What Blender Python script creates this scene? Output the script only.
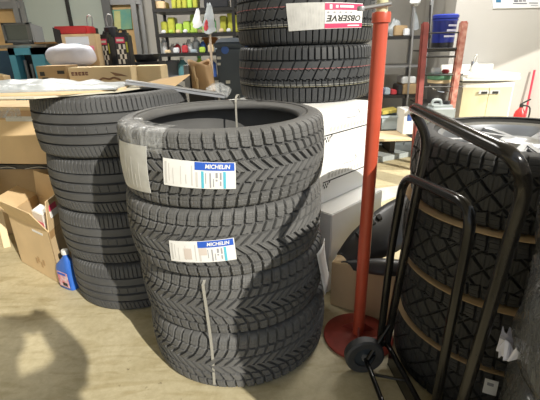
import bpy, bmesh, math, random
import numpy as np
from mathutils import Vector, Matrix, noise
random.seed(4)
for o in list(bpy.data.objects): bpy.data.objects.remove(o, do_unlink=True)
SC = bpy.context.scene
COL = SC.collection
V = Vector
PI = math.pi

# ------------------------------------------------------------------ camera
F_PX, PITCH, ROLL, CAM_H = 392.41, 0.3769, -0.0252, 1.109
_cp, _sp = math.cos(PITCH), math.sin(PITCH)
FW = V((0, _cp, -_sp)); _UP = V((0, _sp, _cp)); _RT = V((1, 0, 0))
RT = _RT * math.cos(ROLL) + _UP * math.sin(ROLL)
UP = -_RT * math.sin(ROLL) + _UP * math.cos(ROLL)
CAM = V((0, 0, CAM_H))
cam_d = bpy.data.cameras.new('camera')
cam_d.sensor_fit = 'HORIZONTAL'; cam_d.sensor_width = 36.0
cam_d.lens = F_PX / 540.0 * 36.0
cam_d.clip_start = 0.01; cam_d.clip_end = 200
cam = bpy.data.objects.new('camera', cam_d); COL.objects.link(cam)
cam.matrix_world = Matrix(((RT.x, UP.x, -FW.x, CAM.x), (RT.y, UP.y, -FW.y, CAM.y), (RT.z, UP.z, -FW.z, CAM.z), (0, 0, 0, 1)))
SC.camera = cam

# ------------------------------------------------------------------ sky and sun
w = bpy.data.worlds.new('world'); SC.world = w; w.use_nodes = True
nt = w.node_tree; nt.nodes.clear()
wo = nt.nodes.new('ShaderNodeOutputWorld'); bg = nt.nodes.new('ShaderNodeBackground')
bg.inputs['Color'].default_value = (0.82, 0.90, 1.0, 1); bg.inputs['Strength'].default_value = 0.82
nt.links.new(bg.outputs[0], wo.inputs[0])
SUN_DIR = V((0.645, -0.765, 0.63)).normalized()          # towards the sun
sd = bpy.data.lights.new('sun', 'SUN'); sd.energy = 5.2; sd.angle = math.radians(0.7); sd.color = (1.0, 0.94, 0.83)
sun = bpy.data.objects.new('sun', sd); COL.objects.link(sun)
sun.location = (4, -5, 6); sun.rotation_euler = SUN_DIR.to_track_quat('Z', 'Y').to_euler()
SC.view_settings.view_transform = 'Standard'; SC.view_settings.look = 'None'
SC.view_settings.exposure = 0.0; SC.view_settings.gamma = 1.0; SC.view_settings.use_curve_mapping = False
FILL_W = 62.0  # power of each added fill light
SC.cycles.use_denoising = True; SC.cycles.max_bounces = 8; SC.cycles.transparent_max_bounces = 12

def at(px, py, Y):
    """the world point seen at a place of the 540x400 frame at distance Y into the room"""
    d = FW + RT * ((px - 270) / F_PX) + UP * ((200 - py) / F_PX)
    return CAM + d * (Y / d.y)

# ------------------------------------------------------------------ materials
def mat(name, col, rough=0.6, metal=0.0, var=0.0, scale=8.0, spec=0.5, bump=0.0, bscale=60.0, col2=None, trans=0.0, emit=None):
    m = bpy.data.materials.new(name); m.use_nodes = True
    n = m.node_tree.nodes; l = m.node_tree.links; b = n['Principled BSDF']
    b.inputs['Base Color'].default_value = (*col, 1); b.inputs['Roughness'].default_value = rough
    b.inputs['Metallic'].default_value = metal; b.inputs['Specular IOR Level'].default_value = spec
    if trans: b.inputs['Transmission Weight'].default_value = trans
    tc = n.new('ShaderNodeTexCoord')
    if var or col2:
        t = n.new('ShaderNodeTexNoise'); t.inputs['Scale'].default_value = scale; t.inputs['Detail'].default_value = 6
        l.new(tc.outputs['Object'], t.inputs['Vector'])
        r = n.new('ShaderNodeValToRGB'); r.color_ramp.elements[0].position = 0.32; r.color_ramp.elements[1].position = 0.68
        a = tuple(c * (1 - var) for c in col); c2 = col2 or tuple(min(1, c * (1 + var)) for c in col)
        r.color_ramp.elements[0].color = (*(a if not col2 else col), 1); r.color_ramp.elements[1].color = (*c2, 1)
        l.new(t.outputs['Fac'], r.inputs['Fac']); l.new(r.outputs['Color'], b.inputs['Base Color'])
    if bump:
        t2 = n.new('ShaderNodeTexNoise'); t2.inputs['Scale'].default_value = bscale; t2.inputs['Detail'].default_value = 4
        l.new(tc.outputs['Object'], t2.inputs['Vector'])
        bp = n.new('ShaderNodeBump'); bp.inputs['Strength'].default_value = bump; bp.inputs['Distance'].default_value = 0.01
        l.new(t2.outputs['Fac'], bp.inputs['Height']); l.new(bp.outputs['Normal'], b.inputs['Normal'])
    return m

def floor_mat():
    m = bpy.data.materials.new('concrete_floor'); m.use_nodes = True
    n = m.node_tree.nodes; l = m.node_tree.links; b = n['Principled BSDF']
    tc = n.new('ShaderNodeTexCoord')
    def nz(s, d, dist=0.0, r=0.6):
        t = n.new('ShaderNodeTexNoise'); t.inputs['Scale'].default_value = s; t.inputs['Detail'].default_value = d
        t.inputs['Distortion'].default_value = dist; t.inputs['Roughness'].default_value = r
        l.new(tc.outputs['Object'], t.inputs['Vector']); return t
    def ramp(src, p0, c0, p1, c1):
        r = n.new('ShaderNodeValToRGB'); r.color_ramp.elements[0].position = p0; r.color_ramp.elements[1].position = p1
        r.color_ramp.elements[0].color = (*c0, 1); r.color_ramp.elements[1].color = (*c1, 1)
        l.new(src, r.inputs['Fac']); return r
    def mul(a, bb, f=1.0):
        x = n.new('ShaderNodeMix'); x.data_type = 'RGBA'; x.blend_type = 'MULTIPLY'; x.inputs[0].default_value = f
        l.new(a, x.inputs[6]); l.new(bb, x.inputs[7]); return x.outputs[2]
    base = ramp(nz(2.6, 8, 0.6).outputs['Fac'], .3, (.48, .42, .262), .7, (.60, .535, .36))
    fine = ramp(nz(28, 8, 0.3, .75).outputs['Fac'], .30, (.82, .80, .76), .60, (1.02, 1.02, 1.02))
    mp = n.new('ShaderNodeMapping'); mp.inputs['Scale'].default_value = (2.2, 9, 1); mp.inputs['Rotation'].default_value = (0, 0, .5)
    l.new(tc.outputs['Object'], mp.inputs['Vector'])
    st = n.new('ShaderNodeTexNoise'); st.inputs['Scale'].default_value = 2.0; st.inputs['Detail'].default_value = 9; st.inputs['Distortion'].default_value = 1.2
    l.new(mp.outputs['Vector'], st.inputs['Vector'])
    stain = ramp(st.outputs['Fac'], .33, (.82, .79, .72), .50, (1, 1, 1))
    spots = ramp(nz(9, 3, 1.5).outputs['Fac'], .24, (.45, .42, .38), .30, (1, 1, 1))
    c = mul(mul(mul(base.outputs['Color'], fine.outputs['Color']), stain.outputs['Color']), spots.outputs['Color'])
    l.new(c, b.inputs['Base Color']); b.inputs['Roughness'].default_value = .55; b.inputs['Specular IOR Level'].default_value = .35
    bp = n.new('ShaderNodeBump'); bp.inputs['Strength'].default_value = .15; bp.inputs['Distance'].default_value = .004
    l.new(fine.outputs['Color'], bp.inputs['Height']); l.new(bp.outputs['Normal'], b.inputs['Normal'])
    return m

def rubber(name, col, stripes=(), dust=0.5, rough=.62):
    m = bpy.data.materials.new(name); m.use_nodes = True
    n = m.node_tree.nodes; l = m.node_tree.links; b = n['Principled BSDF']
    tc = n.new('ShaderNodeTexCoord'); t = n.new('ShaderNodeTexNoise'); t.inputs['Scale'].default_value = 7; t.inputs['Detail'].default_value = 8
    l.new(tc.outputs['Object'], t.inputs['Vector'])
    r = n.new('ShaderNodeValToRGB'); r.color_ramp.elements[0].position = .3; r.color_ramp.elements[1].position = .72
    r.color_ramp.elements[0].color = (*col, 1); r.color_ramp.elements[1].color = (*tuple(c * (1 + dust) for c in col), 1)
    l.new(t.outputs['Fac'], r.inputs['Fac']); out = r.outputs['Color']
    if stripes:
        sp = n.new('ShaderNodeSeparateXYZ'); l.new(tc.outputs['Object'], sp.inputs[0])
        for z, hw, c in stripes:
            s = n.new('ShaderNodeMath'); s.operation = 'COMPARE'; s.inputs[1].default_value = z; s.inputs[2].default_value = hw
            l.new(sp.outputs['Z'], s.inputs[0])
            k = n.new('ShaderNodeMath'); k.operation = 'MULTIPLY'; l.new(s.outputs[0], k.inputs[0])
            t3 = n.new('ShaderNodeTexNoise'); t3.inputs['Scale'].default_value = 60; l.new(tc.outputs['Object'], t3.inputs['Vector'])
            l.new(t3.outputs['Fac'], k.inputs[1])
            x = n.new('ShaderNodeMix'); x.data_type = 'RGBA'; l.new(k.outputs[0], x.inputs[0]); l.new(out, x.inputs[6]); x.inputs[7].default_value = (*c, 1)
            out = x.outputs[2]
    l.new(out, b.inputs['Base Color']); b.inputs['Roughness'].default_value = rough; b.inputs['Specular IOR Level'].default_value = .35
    return m

def film(name, tint, opacity=.35, rough=.18, bscale=14, bstr=.8):
    m = bpy.data.materials.new(name); m.use_nodes = True
    n = m.node_tree.nodes; l = m.node_tree.links; b = n['Principled BSDF']; o = n['Material Output']
    b.inputs['Base Color'].default_value = (*tint, 1); b.inputs['Roughness'].default_value = rough
    tr = n.new('ShaderNodeBsdfTransparent'); mx = n.new('ShaderNodeMixShader')
    tc = n.new('ShaderNodeTexCoord'); t = n.new('ShaderNodeTexNoise'); t.inputs['Scale'].default_value = bscale; t.inputs['Detail'].default_value = 5; t.inputs['Distortion'].default_value = 1.5
    l.new(tc.outputs['Object'], t.inputs['Vector'])
    bp = n.new('ShaderNodeBump'); bp.inputs['Strength'].default_value = bstr; bp.inputs['Distance'].default_value = .02
    l.new(t.outputs['Fac'], bp.inputs['Height']); l.new(bp.outputs['Normal'], b.inputs['Normal'])
    mr = n.new('ShaderNodeMapRange'); mr.inputs[1].default_value = .35; mr.inputs[2].default_value = .7
    mr.inputs[3].default_value = max(0, opacity - .2); mr.inputs[4].default_value = min(1, opacity + .25)
    l.new(t.outputs['Fac'], mr.inputs[0]); l.new(mr.outputs[0], mx.inputs[0])
    l.new(tr.outputs[0], mx.inputs[1]); l.new(b.outputs[0], mx.inputs[2]); l.new(mx.outputs[0], o.inputs[0])
    return m

def gloss_film(name):
    m = bpy.data.materials.new(name); m.use_nodes = True
    n = m.node_tree.nodes; l = m.node_tree.links; o = n['Material Output']; n.remove(n['Principled BSDF'])
    tr = n.new('ShaderNodeBsdfTransparent'); tr.inputs[0].default_value = (.9, .91, .92, 1)
    df = n.new('ShaderNodeBsdfDiffuse'); df.inputs[0].default_value = (.6, .62, .62, 1)
    gl = n.new('ShaderNodeBsdfGlossy'); gl.inputs['Roughness'].default_value = .12
    tc = n.new('ShaderNodeTexCoord'); t = n.new('ShaderNodeTexNoise'); t.inputs['Scale'].default_value = 9; t.inputs['Detail'].default_value = 3; t.inputs['Distortion'].default_value = 2.0
    l.new(tc.outputs['Object'], t.inputs['Vector'])
    bp = n.new('ShaderNodeBump'); bp.inputs['Strength'].default_value = .5; bp.inputs['Distance'].default_value = .02
    l.new(t.outputs['Fac'], bp.inputs['Height']); l.new(bp.outputs['Normal'], gl.inputs['Normal'])
    lw = n.new('ShaderNodeLayerWeight'); lw.inputs[0].default_value = .32; l.new(bp.outputs['Normal'], lw.inputs['Normal'])
    m1 = n.new('ShaderNodeMixShader'); m1.inputs[0].default_value = .15; l.new(tr.outputs[0], m1.inputs[1]); l.new(df.outputs[0], m1.inputs[2])
    m2 = n.new('ShaderNodeMixShader'); l.new(lw.outputs['Fresnel'], m2.inputs[0]); l.new(m1.outputs[0], m2.inputs[1]); l.new(gl.outputs[0], m2.inputs[2])
    l.new(m2.outputs[0], o.inputs[0]); return m

M = dict(
    floor=floor_mat(),
    wall=mat('wall_paint', (.46, .445, .415), .8, var=.05, scale=1.5),
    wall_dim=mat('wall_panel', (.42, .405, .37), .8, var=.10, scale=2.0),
    ceil=mat('ceiling_board', (.60, .58, .54), .85),
    alu=mat('grey_aluminium', (.30, .30, .30), .45, .5),
    dark=mat('dark_steel', (.035, .034, .033), .45, .4),
    frost=mat('frosted_panel', (.40, .44, .39), .35, var=.04, scale=1.2),
    wood=mat('wood_panel', (.52, .34, .15), .6, var=.15, scale=5),
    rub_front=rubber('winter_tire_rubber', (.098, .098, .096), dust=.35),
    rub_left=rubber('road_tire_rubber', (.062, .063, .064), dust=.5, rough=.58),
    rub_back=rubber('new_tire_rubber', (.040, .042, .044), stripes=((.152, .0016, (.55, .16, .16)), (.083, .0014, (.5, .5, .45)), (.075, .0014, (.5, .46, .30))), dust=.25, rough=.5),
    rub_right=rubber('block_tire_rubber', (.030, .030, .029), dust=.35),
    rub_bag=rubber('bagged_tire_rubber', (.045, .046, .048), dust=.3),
    white=mat('white_paper', (.78, .78, .75), .6, var=.03, scale=20),
    tag=mat('white_sticker', (.80, .80, .78), .55, var=.03, scale=30),
    tag_grey=mat('grey_white_sticker', (.56, .56, .53), .6, var=.10, scale=30),
    ink=mat('grey_ink', (.33, .33, .35), .7), black_ink=mat('black_ink', (.03, .03, .03), .7), pale_ink=mat('pale_ink', (.60, .59, .57), .7),
    beige_ink=mat('beige_ink', (.62, .55, .50), .7),
    blue=mat('blue_band', (.02, .10, .52), .5), cyan=mat('cyan_strip', (.10, .48, .62), .5),
    pink=mat('pink_band', (.72, .05, .14), .5), pink2=mat('pale_pink_band', (.85, .25, .33), .5),
    wbox=mat('white_carton', (.88, .88, .86), .7, var=.02, scale=3),
    card=mat('brown_cardboard', (.66, .49, .28), .75, var=.07, scale=6),
    cream_sheet=mat('cream_sheet', (.58, .54, .42), .75, var=.06, scale=9),
    card_in=mat('cardboard_inside', (.44, .30, .155), .8, var=.06, scale=6),
    card_pale=mat('pale_cardboard', (.70, .56, .35), .75, var=.05, scale=6),
    card_dark=mat('dim_cardboard', (.40, .28, .15), .8, var=.08, scale=6),
    tape=mat('brown_tape', (.42, .26, .12), .3, var=.05, scale=10),
    red_paint=mat('red_enamel', (.52, .085, .042), .35, var=.10, scale=9, bump=.05),
    red_dull=mat('dull_red_enamel', (.30, .045, .03), .55, var=.30, scale=14),
    rack_red=mat('worn_red_paint', (.36, .085, .06), .55, col2=(.62, .36, .28), scale=22),
    rack_dull=mat('maroon_paint', (.26, .06, .05), .55, var=.2, scale=14),
    tube=mat('black_enamel_tube', (.010, .0095, .009), .20, .0, var=.2, scale=12, spec=.45),
    tube_worn=mat('worn_black_tube', (.010, .0095, .009), .20, 0, col2=(.020, .018, .016), scale=10, spec=.45),
    castor=mat('grey_wheel_rubber', (.055, .056, .058), .6, var=.2, scale=12),
    hubm=mat('blue_grey_hub', (.035, .045, .055), .5, var=.2, scale=10),
    alloy=mat('alloy_silver', (.46, .47, .48), .32, .8), alloy_d=mat('alloy_dark', (.08, .08, .085), .4, .5),
    blackp=mat('black_plastic', (.022, .022, .024), .42, var=.2, scale=6),
    bin=mat('slate_plastic', (.060, .075, .095), .5, var=.12, scale=4),
    blue_mach=mat('blue_machine_paint', (.10, .42, .62), .45, var=.08, scale=4),
    blue_dark=mat('darker_blue', (.020, .07, .14), .6, var=.2, scale=6),
    screen=mat('grey_screen', (.12, .14, .13), .25, var=.12, scale=6), monframe=mat('grey_monitor_case', (.13, .14, .145), .5),
    red_case=mat('red_plastic_case', (.48, .03, .035), .45, var=.1),
    bag_white=mat('white_bag_film', (.60, .61, .70), .4, var=.06, scale=9, bump=.6, bscale=12),
    sheetfilm=mat('milky_plastic_sheet', (.33, .36, .375), .35, col2=(.46, .50, .52), scale=11, bump=.9, bscale=16),
    clear=film('clear_film', (.75, .77, .77), .22, .2, 20, .35), bagfilm=gloss_film('tire_bag_film'),
    yellow=mat('yellow_green_pack', (.44, .45, .05), .5, var=.15, scale=18), green=mat('green_bottle', (.08, .32, .10), .4), lime=mat('lime_pack', (.42, .60, .08), .5),
    cream=mat('cream_door', (.72, .66, .43), .5, var=.04, scale=4), basin=mat('white_basin', (.86, .85, .80), .3),
    chrome=mat('chrome', (.7, .7, .7), .15, 1.0), silver=mat('dull_silver', (.42, .42, .42), .4, .7),
    pail_blue=mat('blue_pail', (.025, .045, .34), .35, var=.1, scale=10), pail_grey=mat('grey_pail', (.10, .10, .10), .45, var=.15), pail_green=mat('green_lid', (.12, .30, .18), .5),
    ext_red=mat('extinguisher_red', (.66, .03, .03), .35), red_rod=mat('red_rod_paint', (.62, .05, .09), .45),
    bottle_blue=mat('blue_jug', (.03, .13, .50), .35, var=.1), cap_white=mat('grey_cap', (.6, .6, .58), .5),
    poster_teal=mat('teal_poster', (.10, .30, .25), .6, col2=(.20, .36, .22), scale=9), poster_y=mat('yellow_poster', (.50, .50, .22), .6, var=.15),
    paper=mat('white_notice', (.70, .72, .72), .6), slate_ink=mat('slate_ink', (.12, .12, .16), .7), blue_ink=mat('blue_ink', (.04, .16, .30), .7),
    strap=mat('grey_paper_band', (.33, .32, .28), .7, var=.06, scale=20),
    stick=mat('pale_wood_pole', (.55, .45, .35), .6), plast_grey=mat('grey_plastic', (.22, .23, .25), .5, var=.15), plate=mat('pale_grey_panel', (.34, .38, .38), .5, var=.15, scale=6),
    skin=mat('skin', (.55, .34, .25), .55), hair=mat('hair_black', (.02, .018, .016), .6), cloth=mat('navy_workwear', (.05, .06, .10), .85), phone=mat('phone_black', (.02, .02, .02), .3),
    skyblue=mat('pale_blue_bin', (.38, .46, .52), .5), orange=mat('orange_pack', (.60, .22, .03), .5), redp=mat('red_pack', (.5, .05, .06), .5), whitep=mat('white_bottle', (.7, .72, .74), .4), bluep=mat('blue_pack', (.05, .12, .40), .45),
    canblk=mat('black_can', (.025, .025, .028), .35), brown_bag=mat('brown_paper_bag', (.42, .27, .14), .75, var=.08, scale=7, bump=.4, bscale=9),
)

# ------------------------------------------------------------------ mesh builder
def wloc(o):
    p = V((0, 0, 0))
    while o is not None: p += o.location; o = o.parent
    return p

class MB:
    def __init__(s): s.v = []; s.f = []
    def add(s, vs, fs):
        k = len(s.v); s.v += [V(a) for a in vs]; s.f += [tuple(i + k for i in f) for f in fs]; return s
    def prism(s, pts, d):
        """closed outline pts (3D, planar) extruded by d"""
        n = len(pts); d = V(d); a = [V(p) for p in pts]
        return s.add(a + [p + d for p in a], [tuple(reversed(range(n))), tuple(range(n, 2 * n))] + [(i, (i + 1) % n, n + (i + 1) % n, n + i) for i in range(n)])
    def obox(s, c, ax, ay, az, bev=0):
        c, ax, ay, az = V(c), V(ax), V(ay), V(az)
        return s.prism([c, c + ax, c + ax + ay, c + ay], az)
    def box(s, lo, hi):
        lo, hi = V(lo), V(hi); d = hi - lo
        return s.obox(lo, (d.x, 0, 0), (0, d.y, 0), (0, 0, d.z))
    def tube(s, pts, r, n=10, cap=True, rad=None):
        pts = [V(p) for p in pts]; m = len(pts); prev = None; rings = []
        for i, p in enumerate(pts):
            t = (pts[min(i + 1, m - 1)] - pts[max(i - 1, 0)]).normalized()
            if prev is None:
                u = t.cross(V((0, 0, 1)));
                if u.length < .1: u = t.cross(V((1, 0, 0)))
            else: u = prev - t * prev.dot(t)
            u.normalize(); prev = u; w_ = t.cross(u); rr = rad[i] if rad else r
            rings.append([p + (u * math.cos(2 * PI * k / n) + w_ * math.sin(2 * PI * k / n)) * rr for k in range(n)])
        vs = [q for r_ in rings for q in r_]
        fs = [(i * n + k, i * n + (k + 1) % n, (i + 1) * n + (k + 1) % n, (i + 1) * n + k) for i in range(m - 1) for k in range(n)]
        if cap: fs += [tuple(reversed(range(n))), tuple(range((m - 1) * n, m * n))]
        return s.add(vs, fs)
    def lathe(s, c, prof, n=32, closed=False, axis=None):
        """prof: (r, h) pairs around the vertical (or axis) through c"""
        c = V(c); ez = V(axis).normalized() if axis else V((0, 0, 1))
        ex = ez.orthogonal().normalized() if axis else V((1, 0, 0)); ey = ez.cross(ex); m = len(prof)
        vs = [c + (ex * math.cos(2 * PI * k / n) + ey * math.sin(2 * PI * k / n)) * r + ez * h for r, h in prof for k in range(n)]
        fs = [(i * n + k, i * n + (k + 1) % n, ((i + 1) % m) * n + (k + 1) % n, ((i + 1) % m) * n + k) for i in range(m if closed else m - 1) for k in range(n)]
        if not closed:
            if prof[0][0] > 1e-6: fs.append(tuple(reversed(range(n))))
            if prof[-1][0] > 1e-6: fs.append(tuple(range((m - 1) * n, m * n)))
        return s.add(vs, fs)
    def build(s, name, m, parent=None, loc=None, bev=0.0, smooth=False, sub=0, jit=0.0, jfreq=6.0, seg=2):
        base = wloc(parent) if parent is not None else V(loc or (0, 0, 0))
        me = bpy.data.meshes.new(name)
        me.from_pydata([tuple(p - base) for p in s.v], [], s.f); me.validate()
        bm = bmesh.new(); bm.from_mesh(me)
        bmesh.ops.remove_doubles(bm, verts=bm.verts, dist=1e-6)
        bmesh.ops.recalc_face_normals(bm, faces=bm.faces)
        if bev: bmesh.ops.bevel(bm, geom=[e for e in bm.edges if e.is_manifold and e.calc_face_angle(0) > .5], offset=bev, segments=seg, affect='EDGES', clamp_overlap=True)
        if sub: bmesh.ops.subdivide_edges(bm, edges=bm.edges[:], cuts=sub, use_grid_fill=True)
        if jit:
            for vv in bm.verts: vv.co += noise.noise_vector((vv.co + base) * jfreq) * jit
        bm.to_mesh(me); bm.free(); me.materials.append(m)
        if smooth:
            for p in me.polygons: p.use_smooth = True
            try: me.set_sharp_from_angle(angle=math.radians(40))
            except Exception: pass
        o = bpy.data.objects.new(name, me); COL.objects.link(o)
        if parent is not None: o.parent = parent
        else: o.location = base
        return o

def tag(o, label=None, cat=None, group=None, kind=None):
    if label: o['label'] = label
    if cat: o['category'] = cat
    if group: o['group'] = group
    if kind: o['kind'] = kind
    return o
def thing(name, loc, label, cat, group=None):
    o = bpy.data.objects.new(name, None); COL.objects.link(o); o.location = loc; o.empty_display_size = .1
    return tag(o, label, cat, group)
def struct(o): o['kind'] = 'structure'; return o
def copy_tree(o, parent=None):
    c = o.copy(); COL.objects.link(c)
    if parent is not None: c.parent = parent
    for ch in list(o.children): copy_tree(ch, c)
    return c
def bez(pts, n=8):
    """smooth curve through pts"""
    pts = [V(p) for p in pts]; out = []
    for i in range(len(pts) - 1):
        p0 = pts[max(i - 1, 0)]; p1 = pts[i]; p2 = pts[i + 1]; p3 = pts[min(i + 2, len(pts) - 1)]
        for k in range(n):
            t = k / n
            out.append(.5 * ((2 * p1) + (p2 - p0) * t + (2 * p0 - 5 * p1 + 4 * p2 - p3) * t * t + (3 * p1 - p0 - 3 * p2 + p3) * t ** 3))
    return out + [pts[-1]]
def fillet(pts, r, n=6):
    """polyline with rounded corners"""
    pts = [V(p) for p in pts]; out = [pts[0]]
    for i in range(1, len(pts) - 1):
        a, b, c = pts[i - 1], pts[i], pts[i + 1]
        d1 = (a - b).normalized(); d2 = (c - b).normalized(); rr = min(r, (a - b).length * .48, (c - b).length * .48)
        p, q = b + d1 * rr, b + d2 * rr
        for k in range(n + 1):
            t = k / n; out.append(p * (1 - t) ** 2 + b * 2 * t * (1 - t) + q * t * t)
    return out + [pts[-1]]
_tc = {}
def glyphs(txt, bold=0.0, shear=0.0):
    """flat letters as (verts2d, faces), height about 0.7, starting at x = 0; returns also width"""
    k = (txt, bold, shear)
    if k in _tc: return _tc[k]
    cu = bpy.data.curves.new('lettering', 'FONT'); cu.body = txt; cu.size = 1; cu.offset = bold; cu.shear = shear; cu.resolution_u = 3
    ob = bpy.data.objects.new('lettering', cu); COL.objects.link(ob)
    dg = bpy.context.evaluated_depsgraph_get(); me = ob.evaluated_get(dg).to_mesh()
    vs = [(p.co.x, p.co.y) for p in me.vertices]; fs = [tuple(p.vertices) for p in me.polygons]
    ob.evaluated_get(dg).to_mesh_clear(); bpy.data.objects.remove(ob); bpy.data.curves.remove(cu)
    x0 = min(p[0] for p in vs); y0 = min(p[1] for p in vs); x1 = max(p[0] for p in vs); y1 = max(p[1] for p in vs)
    vs = [((x - x0) / (x1 - x0), (y - y0) / (y1 - y0)) for x, y in vs]
    _tc[k] = (vs, fs); return _tc[k]

# ------------------------------------------------------------------ the place
o = MB().obox((-6, -8, -.05), (14, 0, 0), (0, 14, 0), (0, 0, .05)).build('floor', M['floor']); struct(o)
# far wall, with the nearer stretch behind the washbasin on the right
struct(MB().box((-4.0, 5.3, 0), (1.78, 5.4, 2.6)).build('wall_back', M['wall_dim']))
struct(MB().box((1.78, 4.05, 0), (6.0, 5.4, 2.6)).build('wall_basin', M['wall']))
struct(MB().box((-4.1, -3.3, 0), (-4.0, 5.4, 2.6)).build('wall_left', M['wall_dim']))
struct(MB().box((6.0, 3.6, 0), (6.1, 5.4, 2.6)).build('wall_right', M['wall']))
struct(MB().prism([(-4.1, -3.4, 2.6), (-1.4, -1.44, 2.6), (1.35, .55, 2.6), (3.29, 1.32, 2.6), (5.33, 2.94, 2.6), (6.1, 3.6, 2.6), (6.1, 5.4, 2.6), (-4.1, 5.4, 2.6)], (0, 0, .1)).build('ceiling', M['ceil']))  # unseen front edge shaped to set where sunlight stops on the wall

YW = 5.26
def rect_at(p, Y, th=.04):
    """upright panel whose corners are seen at the given places; th is its depth"""
    a = [at(x, y, Y) for x, y in p]
    return a, (0, th, 0)
def panel(p, Y, th=.04): a, d = rect_at(p, Y, th); return MB().prism(a, d)
def upright(px, Y, z0, z1, wd, th=.06):
    c = at(px[0], px[1], Y); return MB().box((c.x - wd / 2, Y, z0), (c.x + wd / 2, Y + th, z1))
# sliding windows and door of the far wall
xa = [at(p, 22, YW).x for p in (-18, 26, 108, 136)]
win = tag(MB().box((xa[0], YW, 1.0), (xa[1] - .05, YW + .03, 1.60)).build('window_1', M['wood'], loc=(xa[0], YW, .95)), 'wood coloured panel in a grey window frame behind the monitor'); struct(win)
m_ = MB(); m_.box((xa[0] - .05, YW - .05, at(10, 9, YW).z), (xa[1], YW, at(10, 2, YW).z)).box((xa[1] - .09, YW - .06, .3), (xa[1] - .03, YW, 2.3)).box((xa[1] - .02, YW - .04, .3), (xa[1] + .03, YW, 2.3)).box((xa[0] - .05, YW - .05, 1.9), (xa[1], YW, 1.96))
m_.build('window_frame', M['alu'], win)
dr = tag(MB().box((xa[1] + .03, YW, .1), (xa[2], YW + .03, 2.2)).build('door_1', M['frost'], loc=(xa[1], YW, .1)), 'grey green frosted sliding door'); struct(dr)
c = at(69, 10, YW)
MB().box((c.x - .018, YW - .03, .3), (c.x + .018, YW, 2.2)).build('meeting_rail', M['dark'], dr)
MB().box((xa[2] - .02, YW - .07, .1), (xa[2] + .08, YW, 2.3)).build('door_post', mat('dark_grey_post', (.11, .11, .11), .5), dr)
w2 = tag(MB().box((xa[2] + .08, YW, .3), (xa[3], YW + .03, 1.60)).build('window_2', M['wood'], loc=(xa[2], YW, .3)), 'wood coloured panel in a grey frame with a picture on it'); struct(w2)
MB().box((xa[2] + .08, YW - .05, at(124, 5, YW).z), (xa[3] + .1, YW, at(124, -3, YW).z)).box((xa[3] - .02, YW - .06, .3), (xa[3] + .04, YW, 2.3)).box((xa[3] + .07, YW - .04, .3), (xa[3] + .11, YW, 2.3)).build('window_frame', M['alu'], w2)
a = [at(114, 30, YW), at(133, 29, YW), at(131, 9, YW), at(113, 10, YW)]
ps = tag(MB().prism([p - V((0, .02, 0)) for p in a], (0, .012, 0)).build('poster', M['poster_teal'], loc=a[0]), 'teal and yellow picture pinned on the wood panel behind the oil cans', 'poster')
MB().prism([at(114.5, 29, YW - .025), at(121, 29, YW - .025), at(120, 11, YW - .025), at(114, 11, YW - .025)], (0, .004, 0)).build('yellow_print', M['poster_y'], ps)
# notice on the right wall
a = [at(493, 8.5, 4.04), at(600, 6.5, 4.04), at(606, -16, 4.04), at(492, -15, 4.04)]
nb = tag(MB().prism(a, (0, .01, 0)).build('wall_notice', M['paper'], loc=a[0]), 'white printed notice on the wall above the washbasin', 'notice')
ink = MB()
for x0, x1, y0, y1 in ((514, 518, .2, 1.8), (519, 522, .2, 1.6), (523, 526, .2, 1.4), (513, 527, 3.0, 4.0), (529, 538, 2.6, 3.4), (531, 538, 5.2, 5.6)):
    ink.prism([at(x0, y1, 4.038), at(x1, y1, 4.038), at(x1, y0, 4.038), at(x0, y0, 4.038)], (0, .002, 0))
ink.build('printing', M['slate_ink'], nb)
MB().prism([at(496, 2.5, 4.038), at(501, 2.5, 4.038), at(501, -4, 4.038), at(496, -4, 4.038)], (0, .002, 0)).build('blue_mark', M['blue_ink'], nb)

for k, (x, y) in enumerate(((-1.5, 3.4), (1.6, 3.2))):  # unseen tube lights, added to brighten the back of the room
    cl = thing('fill_light', (x, y, 2.6), ['added white tube light giving fill over the workbench', 'added white tube light giving fill over the washbasin'][k], 'light')
    MB().box((x - .62, y - .07, 2.55), (x + .62, y + .07, 2.599)).build('fill_housing', M['wbox'], cl, bev=.004)
    em = bpy.data.materials.get('fill_tube')
    if em is None:
        em = mat('fill_tube', (1, 1, 1), .4); em.node_tree.nodes['Principled BSDF'].inputs['Emission Color'].default_value = (1, .97, .9, 1); em.node_tree.nodes['Principled BSDF'].inputs['Emission Strength'].default_value = 6
    MB().tube([(x - .58, y, 2.53), (x + .58, y, 2.53)], .016, 10).build('tube', em, cl, smooth=True)
    ld = bpy.data.lights.new('fill_glow', 'AREA'); ld.shape = 'RECTANGLE'; ld.size = 1.16; ld.size_y = .06; ld.energy = FILL_W; ld.color = (1, .97, .92)
    lo = bpy.data.objects.new('fill_glow', ld); COL.objects.link(lo); lo.parent = cl; lo.location = (0, 0, -.09)
# ------------------------------------------------------------------ tires
def sm(d, w, soft=.0007):
    return np.clip((w / 2 + soft - d) / (2 * soft), 0, 1)
def frd(x):                          # distance to nearest whole number
    f = x - np.floor(x); return np.minimum(f, 1 - f)
def pat_front(u, v, P, hw, flip):
    s = np.abs(v); c = np.interp(s, [0, .34, .66, 1.2], [0, 1.08, 1.55, 1.75])
    sl = np.interp(s, [0, .33, .35, .65, .67, 1.2], [.72, .72, .85, .85, .99, .99])
    x = u + flip * c + np.where(v < 0, .5, 0)
    h = sm(frd(x) * P * sl, .0070)
    f = x - np.floor(x)
    h = np.maximum(h, sm(np.abs(s - .35 - .05 * (f - .5)) * hw, .0056))
    h = np.maximum(h, sm(np.abs(s - .67 + .045 * (f - .5)) * hw, .0058))
    h = np.maximum(h, .10 * sm(frd(x * 3) / 3 * P * sl, .0018))
    h = np.maximum(h, np.where(s > .7, .14 * sm(frd((s - .7) * 7) / 7 * hw, .0018), 0))
    return h
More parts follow.
